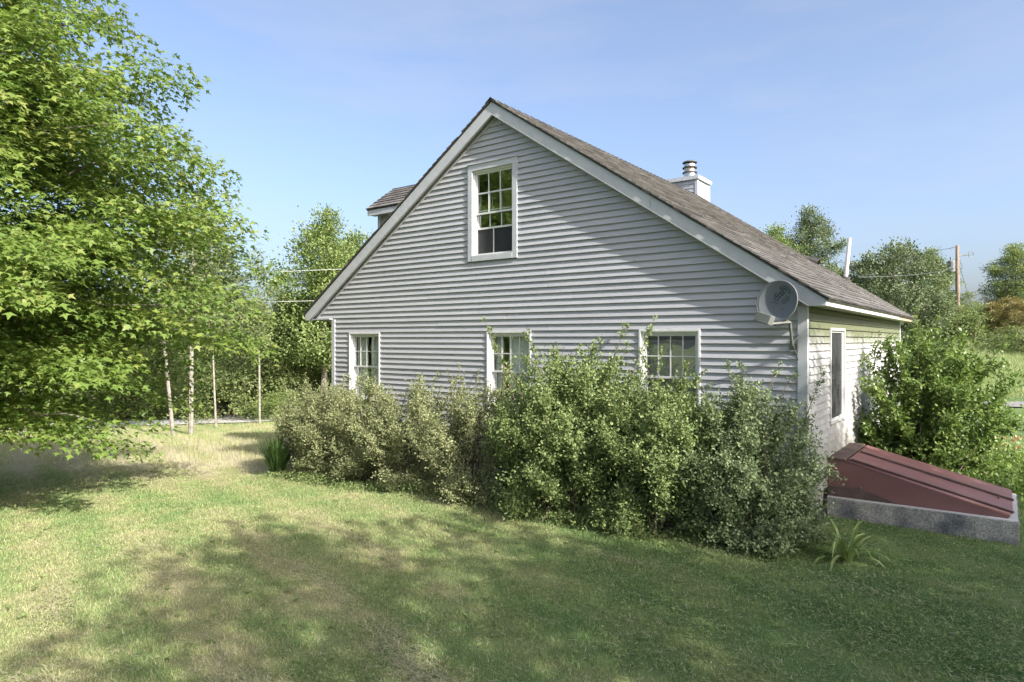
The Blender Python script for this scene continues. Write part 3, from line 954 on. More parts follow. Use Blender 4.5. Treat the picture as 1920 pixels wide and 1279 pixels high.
def slope_z(u):
    return TZ_ + (EZ - TZ_) * (u - TU) / (EU - TU)
w0, w1 = BW0 + .10, BW1 - .10
for (ya, yb) in ((w0, w0 + .02), (w1 - .02, w1)):
    MB().prism([(BU0, KH + .007), (EU - .02, KH + .007), (EU, EZ - .01), (TU, TZ_ - .012), (BU0, TZ_ - .012)], ya, yb).build('side_panel', M['red'], bk)
# folded lower lip on the near panel
MB().prism([(BU0, KH + .03), (BU0 + .9, KH + .008), (BU0 + .42, KH + .15), (BU0, KH + .15)], w0 - .014, w0 - .001).build('patch_plate', M['red_dark'], bk)
# rounded frame edges
for ya in (w0 + .03, w1 - .03):
    MB().tube([(TU - .02, ya, TZ_ - .015), (EU, ya, EZ - .012)], .032, 10).build('frame_edge', M['red'], bk, smooth=True)
MB().box(BU0, TU + .03, w0 - .02, w1 + .02, TZ_ - .01, TZ_ + .02).build('header_lid', M['red_dark'], bk, bevel=.005)
mid = (w0 + w1) / 2
def door_leaf(ya, yb, lift, name):
    pts = []
    for h in (0, .022):
        pts += [(TU + .06, ya, slope_z(TU + .06) + lift + h), (EU + .03, ya, slope_z(EU + .03) + lift + h), (EU + .03, yb, slope_z(EU + .03) + lift + h), (TU + .06, yb, slope_z(TU + .06) + lift + h)]
    return MB().hexa(pts).build(name, M['red'], bk, bevel=.004)
door_leaf(w0 + .075, mid - .005, .004, 'door')
door_leaf(mid + .005, w1 - .02, .004, 'door')
# ribs: turned-down edges that read dark
def rib(y, r, n):
    pts = []
    for h in (.0265, .0265 + r):
        pts += [(TU + .09, y - .022, slope_z(TU + .09) + h), (EU + .045, y - .022, slope_z(EU + .045) + h), (EU + .045, y + .022, slope_z(EU + .045) + h), (TU + .09, y + .022, slope_z(TU + .09) + h)]
    MB().hexa(pts).build(n, M['red_dark'], bk, bevel=.004)
rib(mid, .03, 'centre_strip')
rib(w0 + .085, .016, 'edge_strip')
MB().tube([(EU - .12, mid - .05, slope_z(EU - .12) + .04), (EU - .12, mid - .05, slope_z(EU - .12) + .075), (EU - .12, mid - .17, slope_z(EU - .12) + .075), (EU - .12, mid - .17, slope_z(EU - .12) + .025)], .008, 6).build('handle', M['red_dark'], bk)

MB().tube([(BU0 + .42, w0 - .03, KH + .17), (BU0 + .42, w0 + .001, KH + .17)], .014, 8).build('bolt', M['metal'], bk)

# ---------------------------------------------------------------- satellite dish
ds = empty('satellite_dish', (LC[0], LC[1], 0), -TH)
tag(ds, 'round grey satellite dish with lettering, mounted by the house corner', 'satellite dish')
DC = Vector((9.20, -.36, 2.98))
# looks outward, up and a little left
dn = Vector((-.16, -.95, .14)).normalized()
dx = dn.cross(Vector((0, 0, 1))).normalized() * -1      # to the viewer's right
if dx.x < 0: dx = -dx
dyv = dn.cross(dx).normalized()
if dyv.z < 0: dyv = -dyv
# dish skew
ang = math.radians(-18)
ax_ = dx * math.cos(ang) + dyv * math.sin(ang)
ay_ = -dx * math.sin(ang) + dyv * math.cos(ang)
mb = MB()
RA, RB = .258, .270
rings = 9; seg = 40
for i in range(rings + 1):
    rr = i / rings
    for k in range(seg):
        t = 2 * math.pi * k / seg
        p = DC + ax_ * (RA * rr * math.cos(t)) + ay_ * (RB * rr * math.sin(t)) + dn * (.055 * rr * rr - .055)
        mb.v.append(tuple(p))
for i in range(rings):
    for k in range(seg):
        k2 = (k + 1) % seg
        mb.f.append((i * seg + k, i * seg + k2, (i + 1) * seg + k2, (i + 1) * seg + k))
o = mb.build('reflector', M['dish'], ds, smooth=True)
md = o.modifiers.new('t', 'SOLIDIFY'); md.thickness = .006; md.offset = 0
rim = [tuple(DC + ax_ * (RA * math.cos(2 * math.pi * k / 48)) + ay_ * (RB * math.sin(2 * math.pi * k / 48)) - dn * .004) for k in range(49)]
MB().tube(rim, .009, 6, cap=False).build('rim', M['dish_arm'], ds, smooth=True)
low = DC - ay_ * (RB * .98) - dn * .01
back = DC - dn * .12
MB().tube([tuple(back), tuple(DC - dn * .07)], .045, 10).build('bracket', M['dish_arm'], ds)
foot = Vector((9.325, -.02, 2.40))
joint = Vector((9.345, -.30, 2.72))
MB().tube([tuple(back), tuple(back - ay_ * .16), tuple(joint), tuple(foot + Vector((0, -.09, .04))), tuple(foot)], .019, 8).build('mast', M['dish_arm'], ds)
MB().box(foot.x - .05, foot.x + .05, -.026, -.019, foot.z - .09, foot.z + .09).build('foot_plate', M['dish_arm'], ds)
MB().tube([tuple(foot + Vector((.0, -.08, .05))), tuple(foot + Vector((.07, -.02, .16)))], .009, 6).build('strut', M['dish_arm'], ds)
MB().tube([tuple(foot + Vector((.0, -.03, .0))), tuple(foot + Vector((.04, -.024, -.08))), tuple(foot + Vector((.055, -.024, -.16)))], .006, 6).build('cable', M['dark'], ds)
lnb = DC + dn * .20 - ay_ * .185 - ax_ * .02 + Vector((.045, 0, -.085))
MB().tube([tuple(joint), tuple(lnb - ay_ * .05 + ax_ * .05)], .018, 6).build('feed_arm', M['dish_arm'], ds)
MB().tube([tuple(joint - ay_ * .01 - Vector((.03, 0, 0))), tuple((joint + lnb) / 2 - Vector((0, 0, .07))), tuple(lnb - Vector((0, 0, .05)))], .005, 5).build('cable', M['dark'], ds)
q = MB()
lx, ly, lz = ax_, ay_, dn
def hp(a, b_, c):
    return tuple(lnb + lx * a + ly * b_ + lz * c)
q.hexa([hp(-.11, -.06, -.03), hp(.09, -.06, -.03), hp(.09, -.06, .09), hp(-.11, -.06, .09), hp(-.11, .06, -.03), hp(.09, .06, -.03), hp(.09, .06, .09), hp(-.11, .06, .09)])
q.build('feed_housing', M['dish_arm'], ds, bevel=.008)
for s in (-.05, .04):
    MB().tube([hp(s, .02, -.03), hp(s, .02, -.075)], .024, 10).build('feed_horn', M['dish_arm'], ds)
# printed logo
def surf_pt(a, b_, h=.003):
    rr2 = (a / RA) ** 2 + (b_ / RB) ** 2
    return DC + ax_ * a + ay_ * b_ + dn * (.055 * rr2 - .055 + .003 + h)
cu = bpy.data.curves.new('lettering', 'FONT'); cu.body = 'dish'; cu.size = .135; cu.align_x = 'CENTER'; cu.extrude = .0008
tmp = bpy.data.objects.new('lettering_tmp', cu); COL.objects.link(tmp)
dg = bpy.context.evaluated_depsgraph_get()
tme = bpy.data.meshes.new_from_object(tmp.evaluated_get(dg))
bpy.data.objects.remove(tmp)
rot = math.radians(60)
for v in tme.vertices:
    x, y = v.co.x * .95, v.co.y - .03
    a = x * math.cos(rot) - y * math.sin(rot) + .0; b_ = x * math.sin(rot) + y * math.cos(rot) + .10
    # lettering reads level with the dish's own skew
    v.co = surf_pt(a - .005, b_, .0015 + v.co.z)
tme.materials.clear(); tme.materials.append(M['ink'])
obj('lettering', tme, ds)
def stroke(pts, r):
    mb = MB(); mb.tube([tuple(surf_pt(a, b_, .001)) for a, b_ in pts], r, 5); return mb.build('logo_line', M['ink'], ds)
arc = [(.03 + .075 * math.cos(t), .155 + .055 * math.sin(t)) for t in np.linspace(-.3, 2.9, 14)]
stroke(arc, .0045)
stroke([(-.09 + .02 * i, -.012 + .012 * math.sin(i * .8) - .01 * (5 - i) * .3) for i in range(6)], .0035)
stroke([(.035, .035), (.065, -.005), (.135, .065), (.105, .10), (.035, .035)], .003)
stroke([(.06, .03), (.10, .07)], .0025)
for a, b_ in ((.10, -.07), (.045, -.10), (.13, -.17)):
    MB().tube([tuple(surf_pt(a, b_, -.004)), tuple(surf_pt(a, b_, .004))], .005, 6).build('bolt', M['ink'], ds)

# ---------------------------------------------------------------- foliage builders
def unit(v):
    return v / np.maximum(np.linalg.norm(v, axis=-1, keepdims=True), 1e-9)

RHOMB = np.array([(0, 0, 0), (.45, -.5, .06), (1, 0, -.03), (.45, .5, .06)])
PAIR = RHOMB
MAPLE = np.array([(0, 0, 0), (.36, -.56, -.04), (.40, -.20, 0), (1, 0, -.06), (.40, .20, 0), (.36, .56, -.04)])
def leaves(name, pos, axis, nrm, size, mat, shape=RHOMB, aspect=.55, tint=None):
    n = len(pos)
    a = unit(axis); b = unit(np.cross(nrm, a)); c = np.cross(a, b)
    sz = np.broadcast_to(np.asarray(size, float), (n,))[:, None, None]
    P = shape[None]
    v = pos[:, None, :] + sz * (P[:, :, 0:1] * a[:, None] + P[:, :, 1:2] * (aspect if shape is RHOMB else 1.0) * b[:, None] + P[:, :, 2:3] * c[:, None])
    if tint is None:
        tint = rng.beta(2.2, 2.2, n)
    return mesh_np(name, v.reshape(-1, 3), len(shape), mat, {'tint': tint})

def limb_curve(p0, p1, sag=0.0, wob=.1, n=6):
    p0 = np.array(p0, float); p1 = np.array(p1, float)
    t = np.linspace(0, 1, n)[:, None]
    w = rng.normal(0, wob, (n, 3)) * np.sin(t * math.pi)
    c = p0 + (p1 - p0) * t + w
    c[:, 2] += sag * np.sin(t[:, 0] * math.pi)
    return c

def make_maple():
    prof = np.array([(0.7, .9), (1.0, 1.9), (1.5, 2.65), (2.2, 3.2), (2.9, 3.65), (4.2, 3.70), (5.8, 3.5), (6.8, 3.15), (7.9, 2.45), (9.0, 1.4), (9.9, .3)])
    root = empty('maple_tree')
    mb = MB()
    mb.tube([(0, 0, -.2), (.05, 0, .8), (0, .08, 2.5), (.05, 0, 5), (0, 0, 7.5), (0, 0, 9.6)], [.26, .21, .18, .14, .08, .02], 10)
    pos, ax, nr, sz, tn = [], [], [], [], []
    nl = 0
    for zt in np.arange(1.5, 9.8, .44):
        R0 = np.interp(zt, prof[:, 0], prof[:, 1])
        m = max(4, int(R0 * 3.6))
        ph = rng.uniform(0, 6.28)
        for k in range(m):
            a = ph + 2 * math.pi * k / m + rng.normal(0, .16)
            zl = zt + rng.normal(0, .16)
            R = np.interp(zl, prof[:, 0], prof[:, 1])
            r_ = R * (rng.uniform(.93, 1.10) if rng.uniform() < .55 else rng.uniform(.60, .92))
            tip = np.array([r_ * math.cos(a), r_ * math.sin(a), zl])
            zs = min(max(zl * .80 + .15 + rng.uniform(-.3, .4), 1.5), 9)
            c = limb_curve((0, 0, zs), tip, .30 * R * .25, .10, 6)
            if k % 2 == 0:
                mb.tube(c, [.045 * (.4 + R / 5), .035, .026, .018, .012, .006], 5)
            npad = int(3 + r_ * 1.15)
            out = np.array([math.cos(a), math.sin(a), 0]); tan = np.array([-math.sin(a), math.cos(a), 0])
            for t in np.linspace(.40, 1.0, npad):
                idx = t * 5; i = min(int(idx), 4); p = c[i] + (c[i + 1] - c[i]) * (idx - i)
                sc = rng.uniform(.34, .62) * (1.15 - .35 * t)
                cen = p + rng.normal(0, .15, 3) * np.array([1, 1, .8])
                nleaf = int(290 * sc ** 1.3 + 50)
                rr = np.sqrt(rng.uniform(0, 1, nleaf)) * sc
                th = rng.uniform(0, 6.28, nleaf)
                l = cen + (rr * np.cos(th) * 1.25)[:, None] * (out + np.array([0, 0, -.28])) + (rr * np.sin(th))[:, None] * tan
                l[:, 2] += rng.normal(0, .085, nleaf) - .30 * (rr / sc) ** 2 * sc
                pos.append(l)
                d = unit(l - cen + out * .4 * sc + rng.normal(0, .15, (nleaf, 3)))
                d[:, 2] -= .30
                ax.append(d)
                nr.append(np.array([0, 0, 1.]) + out * .30 + rng.normal(0, .38, (nleaf, 3)))
                sz.append(rng.uniform(.07, .115, nleaf))
                base = rng.normal(.50, .13)
                tn.append(np.clip(base + rng.normal(0, .16, nleaf) + .10 * (zl > 3), 0, 1))
    mb.build('trunk', M['bark'], root)
    obj('crown', leaves('maple_crown', np.concatenate(pos), np.concatenate(ax), np.concatenate(nr), np.concatenate(sz), M['maple'], MAPLE, 1, np.concatenate(tn)), root)
    return root

maple = make_maple()
reg(maple)
mx_, my_ = -9.35, 10.8
maple.location = (mx_, my_, tz(mx_, my_)); maple.rotation_euler = (0, 0, 1.0); maple.scale = (1.19, 1.19, 1.05)
tag(maple, 'big spreading maple with bright green leaves at the left of the lawn', 'tree', 'maples on the lawn')

def lawn_tree(x, y, sc, rz, label, zsc=1.0):
    c = copy_tree(maple)
    c.location = (x, y, tz(x, y)); c.rotation_euler = (0, 0, rz); c.scale = (sc, sc, sc * zsc)
    tag(c, label, 'tree', 'maples on the lawn')
    return c
# trees beside and behind the photographer: they shade the near lawn and show in the panes
lawn_tree(-15.5, 6.5, 1.15, .4, 'maple out on the left, mirrored in the upstairs window')
lawn_tree(-9.0, -5.0, 1.1, 5.2, 'maple behind the viewer, mirrored in the lower windows')

def clump_tree(name, h, crown, ntrunk_r, nclump, nleaf, lsize, mat, bark, flat=.6, clump_r=.6, limbs=26, droop=0, seed=None, lean=(0, 0), wild=.22, tip_up=.0, shell=.5):
    """crown: list of (z, radius) profile"""
    root = empty(name)
    prof = np.array(crown)
    mb = MB()
    zt = prof[-1, 0]
    trunk = [(0, 0, -.3), (lean[0] * .2, lean[1] * .2, h * .25), (lean[0] * .5 + rng.normal(0, .06), lean[1] * .5, h * .5), (lean[0] * .8, lean[1] * .8 + rng.normal(0, .06), h * .75), (lean[0], lean[1], h * .96)]
    mb.tube(trunk, [ntrunk_r, ntrunk_r * .85, ntrunk_r * .65, ntrunk_r * .4, ntrunk_r * .12], 7)
    tr = np.array(trunk)
    z0, z1 = prof[0, 0], prof[-1, 0]
    # clump centres, denser toward the shell
    zz = rng.uniform(z0, z1, nclump * 3)
    R = np.interp(zz, prof[:, 0], prof[:, 1])
    keep = rng.uniform(0, 1, len(zz)) < (R / prof[:, 1].max()) ** 1.2 + .08
    zz, R = zz[keep][:nclump], R[keep][:nclump]
    a = rng.uniform(0, 6.28, len(zz))
    lob = 1 + wild * np.sin(a * 3 + zz * 1.7) * .6 + wild * rng.normal(0, .5, len(zz))
    rr = R * (rng.uniform(0, 1, len(zz)) ** shell) * lob
    cx = np.interp(zz, tr[:, 2], tr[:, 0]); cy = np.interp(zz, tr[:, 2], tr[:, 1])
    C = np.stack([cx + rr * np.cos(a), cy + rr * np.sin(a), zz], -1)
    for k in rng.choice(len(C), min(limbs, len(C)), replace=False):
        p = C[k]; zs = max(z0 * .8, p[2] - rng.uniform(.3, 1.0) * max(.4, np.hypot(*p[:2]) * .6))
        s = (float(np.interp(zs, tr[:, 2], tr[:, 0])), float(np.interp(zs, tr[:, 2], tr[:, 1])), zs)
        mb.tube(limb_curve(s, p, .1, .06, 5), [ntrunk_r * .3, ntrunk_r * .22, ntrunk_r * .16, ntrunk_r * .1, .004], 4)
    pos, ax, nr, tn = [], [], [], []
    for k in range(len(C)):
        n = int(nleaf * rng.uniform(.6, 1.3)); cr = clump_r * rng.uniform(.6, 1.3)
        l = rng.normal(0, .5, (n, 3)) * cr * np.array([1, 1, flat])
        l[:, 2] -= droop * np.hypot(l[:, 0], l[:, 1])
        out = unit(C[k] - np.array([0, 0, (z0 + z1) / 2.2]))
        pos.append(C[k] + l)
        ax.append(unit(l) + out * .4 + np.array([0, 0, tip_up]) + rng.normal(0, .3, (n, 3)))
        nr.append(out * .6 + np.array([0, 0, .7]) + rng.normal(0, .5, (n, 3)))
        tn.append(np.clip(rng.normal(.5, .12) + rng.normal(0, .16, n), 0, 1))
    pos = np.concatenate(pos)
    mb.build('trunk', bark, root)
    obj('crown', leaves(name + '_crown', pos, np.concatenate(ax), np.concatenate(nr), rng.uniform(.7, 1.25, len(pos)) * lsize, mat, RHOMB, .7, np.concatenate(tn)), root)
    reg(root)
    return root

shade_tree = clump_tree('oak_tree', 13, [(5.4, 1.6), (6.6, 3.0), (8.6, 3.6), (10.6, 3.0), (12.2, 1.6), (13.2, .4)], .26, 175, 52, .25, M['maple'], M['bark'], .55, .85, 40, wild=.30, shell=.5)
def put(proto, x, y, h_scale, rz, label, cat, group, mat=None, w_scale=None, used=set()):
    if proto.name in used:
        o = copy_tree(proto)
    else:
        o = proto; used.add(proto.name)
    o.location = (x, y, tz(x, y) - .03); o.rotation_euler = (0, 0, rz)
    ws = h_scale if w_scale is None else w_scale
    o.scale = (ws, ws, h_scale)
    if proto.name.startswith(('birch', 'pine')):
        o.rotation_euler = (float(rng.normal(0, .055)), float(rng.normal(0, .055)), rz)
    if mat is not None:
        for ch in (list(KIDS.get(o.name, [])) or [c for c in o.children]):
            if ch.name.startswith('crown'):
                ch.material_slots[0].link = 'OBJECT'; ch.material_slots[0].material = mat
    tag(o, label, cat, group)
    return o
def px(x_img, depth):
    return (x_img - 960) / 1232.0 * depth

# prototypes
aspen = clump_tree('ash_tree', 9, [(2.2, .9), (3.2, 1.7), (4.6, 2.1), (6.2, 1.8), (7.6, 1.2), (9.0, .35)], .15, 220, 150, .118, M['wood_leaf2'], M['bark'], .75, .55, 40, wild=.35, tip_up=.3, shell=.55)
round_tree = clump_tree('round_tree', 7.2, [(.5, 2.3), (1.6, 3.2), (3.0, 3.7), (4.6, 3.3), (6.0, 2.3), (7.0, .8), (7.3, .2)], .22, 330, 90, .17, M['grey_leaf'], M['bark'], .7, .62, 30, wild=.10, tip_up=.4, shell=.32)
birch = clump_tree('birch_tree', 8.0, [(3.9, .5), (4.8, .95), (5.8, 1.0), (7.0, .6), (8.1, .15)], .055, 60, 60, .11, M['wood_leaf'], M['bark_pale'], .8, .45, 16, wild=.35)
sapling = clump_tree('young_tree', 5.5, [(.8, .9), (1.8, 1.35), (3.0, 1.4), (4.2, 1.0), (5.6, .25)], .07, 95, 80, .13, M['wood_leaf'], M['bark'], .7, .5, 20, wild=.3)
bush = clump_tree('woodland_bush', 2.2, [(.1, 1.2), (.7, 1.5), (1.3, 1.3), (1.9, .8), (2.3, .2)], .04, 85, 130, .082, M['wood_leaf'], M['stem'], .7, .42, 20, wild=.25, shell=.35)

def make_pine(name, h, bare):
    root = empty(name); mb = MB()
    mb.tube([(0, 0, -.3), (.04, 0, h * .4), (0, .05, h * .75), (0, 0, h)], [.13, .10, .06, .01], 7)
    pos, ax, nr, tn = [], [], [], []
    z = bare
    for z in np.arange(.9, bare, .28):
        for k in range(4):
            a = rng.uniform(0, 6.28); L = rng.uniform(.7, 1.7)
            mb.tube(limb_curve((0, 0, z), (L * math.cos(a), L * math.sin(a), z + rng.uniform(-.15, .25)), .05, .06, 5), [.022, .017, .012, .008, .003], 4)
    for z in np.arange(bare, h, .26):
        L0 = 1.9 * (1 - (z - bare) / (h - bare)) ** .7 * rng.uniform(.75, 1.1) + .25
        for k in range(5):
            a = rng.uniform(0, 6.28); L = L0 * rng.uniform(.6, 1.1)
            c = limb_curve((0, 0, z), (L * math.cos(a), L * math.sin(a), z + .18 * L), .0, .05, 5)
            mb.tube(c, [.02, .015, .011, .007, .003], 4)
            for t in np.linspace(.35, 1, 5):
                p = c[0] + (c[-1] - c[0]) * t
                n = 34
                d = unit(rng.normal(0, 1, (n, 3)) + np.array([math.cos(a), math.sin(a), .5]))
                pos.append(p + rng.normal(0, .07, (n, 3))); ax.append(d); nr.append(rng.normal(0, 1, (n, 3)))
                tn.append(np.clip(rng.normal(.5, .2, n), 0, 1))
    mb.build('trunk', M['bark_dead'], root)
    pos = np.concatenate(pos)
    obj('crown', leaves(name + '_crown', pos, np.concatenate(ax), np.concatenate(nr), rng.uniform(.16, .26, len(pos)), M['pine'], RHOMB, .18, np.concatenate(tn)), root)
    reg(root)
    return root
pine = make_pine('pine_tree', 7.5, 3.2)

OAK = 'oaks off to the right of the viewer'
put(shade_tree, 7.7, -3.5, .80, .4, 'tall oak behind the viewer, its shade falling mid-lawn', 'tree', OAK)
put(shade_tree, 11.9, -4.2, .80, 2.0, 'tall oak off to the right, its shade on the lawn by the lily', 'tree', OAK)
put(shade_tree, 11.9, .5, .72, 1.1, 'oak off to the right, its shade on the house corner', 'tree', OAK)
put(shade_tree, 14.3, -.6, .78, 3.6, 'tall oak farthest right, its shade on the cellar doors', 'tree', OAK)
put(shade_tree, 4.6, -5.4, .60, 5.1, 'tall oak behind the viewer, its shade in the near left corner', 'tree', OAK)

# left background ------------------------------------------------
WOODS = 'trees in the woods beyond the meadow'
put(aspen, px(608, 29), 29, 1.0, .3, 'tall yellow-green tree rising behind the left eave', 'tree', WOODS)
put(aspen, px(668, 31), 31, .93, 2.1, 'tree with golden top half hidden by the left roof edge', 'tree', WOODS, M['wood_leaf2'])
put(aspen, px(545, 30), 30, .62, 4.0, 'small tree just left of the tall yellow-green one', 'tree', WOODS, M['wood_leaf'])
put(birch, px(325, 22.6), 22.6, .95, .2, 'slim pale trunk nearest the maple, leftmost of the meadow birches', 'tree', WOODS, None, 1.25)
put(birch, px(358, 23.1), 23.1, 1.05, 1.7, 'slim pale trunk, second from the left on the meadow edge', 'tree', WOODS, None, 1.6)
put(birch, px(405, 25.3), 25.3, .80, 3.0, 'thin pale trunk, third from the left on the meadow edge', 'tree', WOODS, None, .75)
put(birch, px(487, 26.5), 26.5, .86, 4.4, 'white birch trunk standing beside the end of the hedge', 'tree', WOODS)
put(birch, px(43, 24), 24, 1.0, 5.2, 'pale trunk glimpsed under the lower maple boughs', 'tree', WOODS)
put(pine, px(462, 34), 34, .80, .5, 'pine with bare dead lower branches', 'tree', WOODS)
put(pine, px(392, 36), 36, 1.28, 1.5, 'tall thin pine rising beside the maple', 'tree', WOODS)
put(pine, px(600, 37), 37, .9, 2.5, 'dark pine beneath the left eave', 'tree', WOODS)
put(pine, px(545, 34), 34, .74, 3.5, 'short pine left of the house among leafy trees', 'tree', WOODS)
ORD = ['leftmost', 'second from the left', 'third from the left', 'fourth from the left', 'fifth from the left', 'sixth from the left', 'seventh from the left', 'eighth from the left',
       'ninth from the left', 'tenth from the left', 'eleventh from the left', 'twelfth from the left', 'thirteenth from the left', 'fourteenth from the left']
i = 0
FRONT = sorted([440, 515, 575, 630, 380, 300, 230, 150, 70, -10])
BACK = sorted([480, 560, 400, 310, 220, 120, 20, 640, 700])
for (xi, d, s, m) in ((440, 32, .80, 0), (515, 31, .72, 1), (575, 32, .85, 0), (630, 33, .85, 1), (380, 31, .8, 1), (300, 30, .85, 0), (230, 31, .9, 1), (150, 30, .95, 0), (70, 31, 1.0, 1), (-10, 32, 1.1, 0),
                      (480, 38, 1.05, 0), (560, 41, 1.1, 1), (400, 40, 1.15, 0), (310, 39, 1.2, 1), (220, 40, 1.25, 0), (120, 39, 1.3, 0), (20, 40, 1.4, 1), (640, 42, 1.2, 0), (700, 42, 1.2, 1)):
    put(sapling, px(xi, d), d, s, i * 1.3, ('leafy young tree in the front row of the woods, ' + ORD[FRONT.index(xi)]) if d < 35 else ('taller leafy tree in the back row of the woods, ' + ORD[BACK.index(xi)]), 'tree', WOODS + ', thick growth', (M['wood_leaf'], M['wood_leaf2'])[m], s * 1.15); i += 1
BUSH = sorted([440, 500, 560, 395, 345, 290, 240, 180, 110, 40, 610, 530, 465])
for (xi, d, s, m) in ((440, 28.8, 1.0, 0), (500, 30, 1.0, 1), (560, 30, 1.1, 0), (395, 29.5, .95, 1), (345, 29.4, .9, 0), (290, 28.6, 1.0, 1), (240, 29.0, 1.0, 0), (180, 28.6, 1.1, 1), (110, 28.4, 1.1, 0), (40, 28, 1.1, 1), (610, 30, 1.1, 1), (530, 27.8, .7, 1), (465, 33, 1.25, 0)):
    d = d + float(rng.uniform(-.2, 2.2)); s = s * float(rng.uniform(.55, 1.35))
    put(bush, px(xi, d), d, s, i * 1.1, 'round undergrowth bush beside the gravel road, ' + ORD[BUSH.index(xi)], 'bush', 'bushes along the gravel road', (M['wood_leaf'], M['wood_leaf2'])[m], s * 1.2); i += 1

# right background -----------------------------------------------
RB_ = 'trees on the rise behind the house'
put(aspen, px(1452, 42), 42, .92, .9, 'light green tree peeking over the roof, left of the pair', 'tree', RB_, M['wood_leaf2'], 1.0)
put(aspen, px(1518, 43), 43, 1.02, 3.9, 'taller dark tree peeking over the roof, right of the pair', 'tree', RB_, M['grey_leaf'], .95)
put(aspen, px(1570, 47), 47, .55, 5.0, 'small tree crown just left of the white vent pipe', 'tree', RB_, M['wood_leaf'], .8)
put(round_tree, px(1676, 45), 45, .92, 0, 'big rounded grey-green tree behind the eave', 'tree', RB_)
put(aspen, px(1745, 49), 49, .72, 1.0, 'looser green tree at the right flank of the rounded one', 'tree', RB_, M['wood_leaf'], .8)
put(aspen, px(1905, 50), 50, .76, 2.0, 'open-crowned tree at the right edge of the picture', 'tree', RB_, M['wood_leaf'], 1.0)
put(round_tree, px(1895, 45), 45, .42, 2.4, 'rusty gold bush on the hillside at the far right', 'bush', RB_, M['rust_leaf'], .55)
put(sapling, px(1815, 47), 47, .60, 3.1, 'small dark tree just right of the utility pole', 'tree', RB_, M['wood_leaf'], .8)
put(bush, px(1780, 46), 46, 1.2, 3.3, 'low bush at the foot of the utility pole', 'bush', RB_, M['wood_leaf'], 1.4)
put(bush, px(1840, 46), 46, 1.1, 1.3, 'low green bush left of the rusty gold one', 'bush', RB_, M['wood_leaf2'], 1.3)
put(bush, px(1915, 40), 40, .7, 2.3, 'low scrub below the rusty gold bush', 'bush', RB_, M['wood_leaf'], 1.6)
for k, (xi, d, s) in enumerate(((1600, 55, 1.0), (1480, 56, 1.0), (1660, 57, 1.0), (1740, 58, .9), (1990, 52, 1.1))):
    put(sapling, px(xi, d), d, s, k, ('distant tree low behind the roof, ' + ORD[(1, 0, 2, 3, 4)[k]]), 'tree', 'distant trees low behind the roof', M['grey_leaf'], s * 1.4)

# ---------------------------------------------------------------- utility pole and wires
PX, PY = px(1795, 46), 46.0
pz0 = tz(PX, PY)
PT = CAM_Z + (637 - 460) / 1232 * 46
up_ = empty('utility_pole', (PX, PY, 0))
tag(up_, 'weathered wooden utility pole with transformer on the right', 'utility pole')
MB().tube([(.05, 0, pz0 - .5), (.02, 0, (pz0 + PT) / 2), (0, 0, PT)], [.16, .14, .11], 12).build('pole', M['wood_pole'], up_, smooth=True)
mb = MB().lathe([(.05, PT - 1.95), (.22, PT - 1.93), (.24, PT - 1.85), (.24, PT - 1.15), (.2, PT - 1.08), (.06, PT - 1.03)], -.42, 0, 14); mb.build('transformer', M['trafo'], up_)
MB().tube([(-.46, 0, PT - 1.05), (-.46, 0, PT - .82)], .05, 8).build('bushing', M['trafo'], up_)
MB().tube([(0, 0, PT - .75), (.95, 0, PT - .62)], .045, 6).build('crossarm', M['trafo'], up_)
MB().tube([(.95 + .18 * math.cos(t), 0, PT - .62 + .2 * math.sin(t)) for t in np.linspace(0, 6.28, 14)], .025, 5).build('insulator_ring', M['trafo'], up_)
MB().tube([(0, 0, PT - .1), (-.38, 0, PT - .15), (-.5, 0, PT - .3)], .03, 5).build('top_insulator', M['trafo'], up_)
MB().tube([(-.5, .05, PT - 1.3), (-.85, .05, PT - 1.75), (-.6, .05, PT - 2.25), (-.05, .05, PT - 2.35)], .02, 5).build('jumper_wire', M['wire_dark'], up_)
MB().tube([(.1, .05, PT - .9), (.4, .05, PT - 1.5), (.12, .05, PT - 2.2)], .02, 5).build('jumper_wire', M['wire_dark'], up_)
def wire(p, q, sag, r, label, mat=None, name='overhead_wire'):
    p, q = np.array(p, float), np.array(q, float)
    t = np.linspace(0, 1, 24)[:, None]
    c = p + (q - p) * t; c[:, 2] -= sag * 4 * (t * (1 - t))[:, 0]
    o = MB().tube(c, r, 5).build(name, mat or M['wire'])
    tag(o, label, 'wire', 'overhead wires')
    return o
def ray_pt(xi, yi, d):
    return (px(xi, d), d, CAM_Z + (637.24 - yi) / 1232 * d)
wire(ray_pt(440, 513, 27), ray_pt(900, 494, 25), .0, .011, 'upper pale wire crossing the sky left of the house')
wire(ray_pt(380, 569, 27), ray_pt(900, 557, 25), .0, .011, 'lower pale wire crossing in front of the woods')
ex, ey = hw(8.6, 9.2)
wire((ex, ey, 4.05), (PX, PY, PT - 1.5), .15, .008, 'service wire from the house eave to the utility pole', M['wire_dark'])
wire((px(1380, 60), 60, ray_pt(1380, 500, 60)[2]), (PX, PY, PT - .12), .4, .014, 'thin line reaching the top of the utility pole', M['wire_dark'])
gx_ = px(1840, 47)
wire((PX, PY, PT - .9), (gx_, 47, tz(gx_, 47)), 0, .016, 'guy wire slanting down from the utility pole', M['wire_dark'])

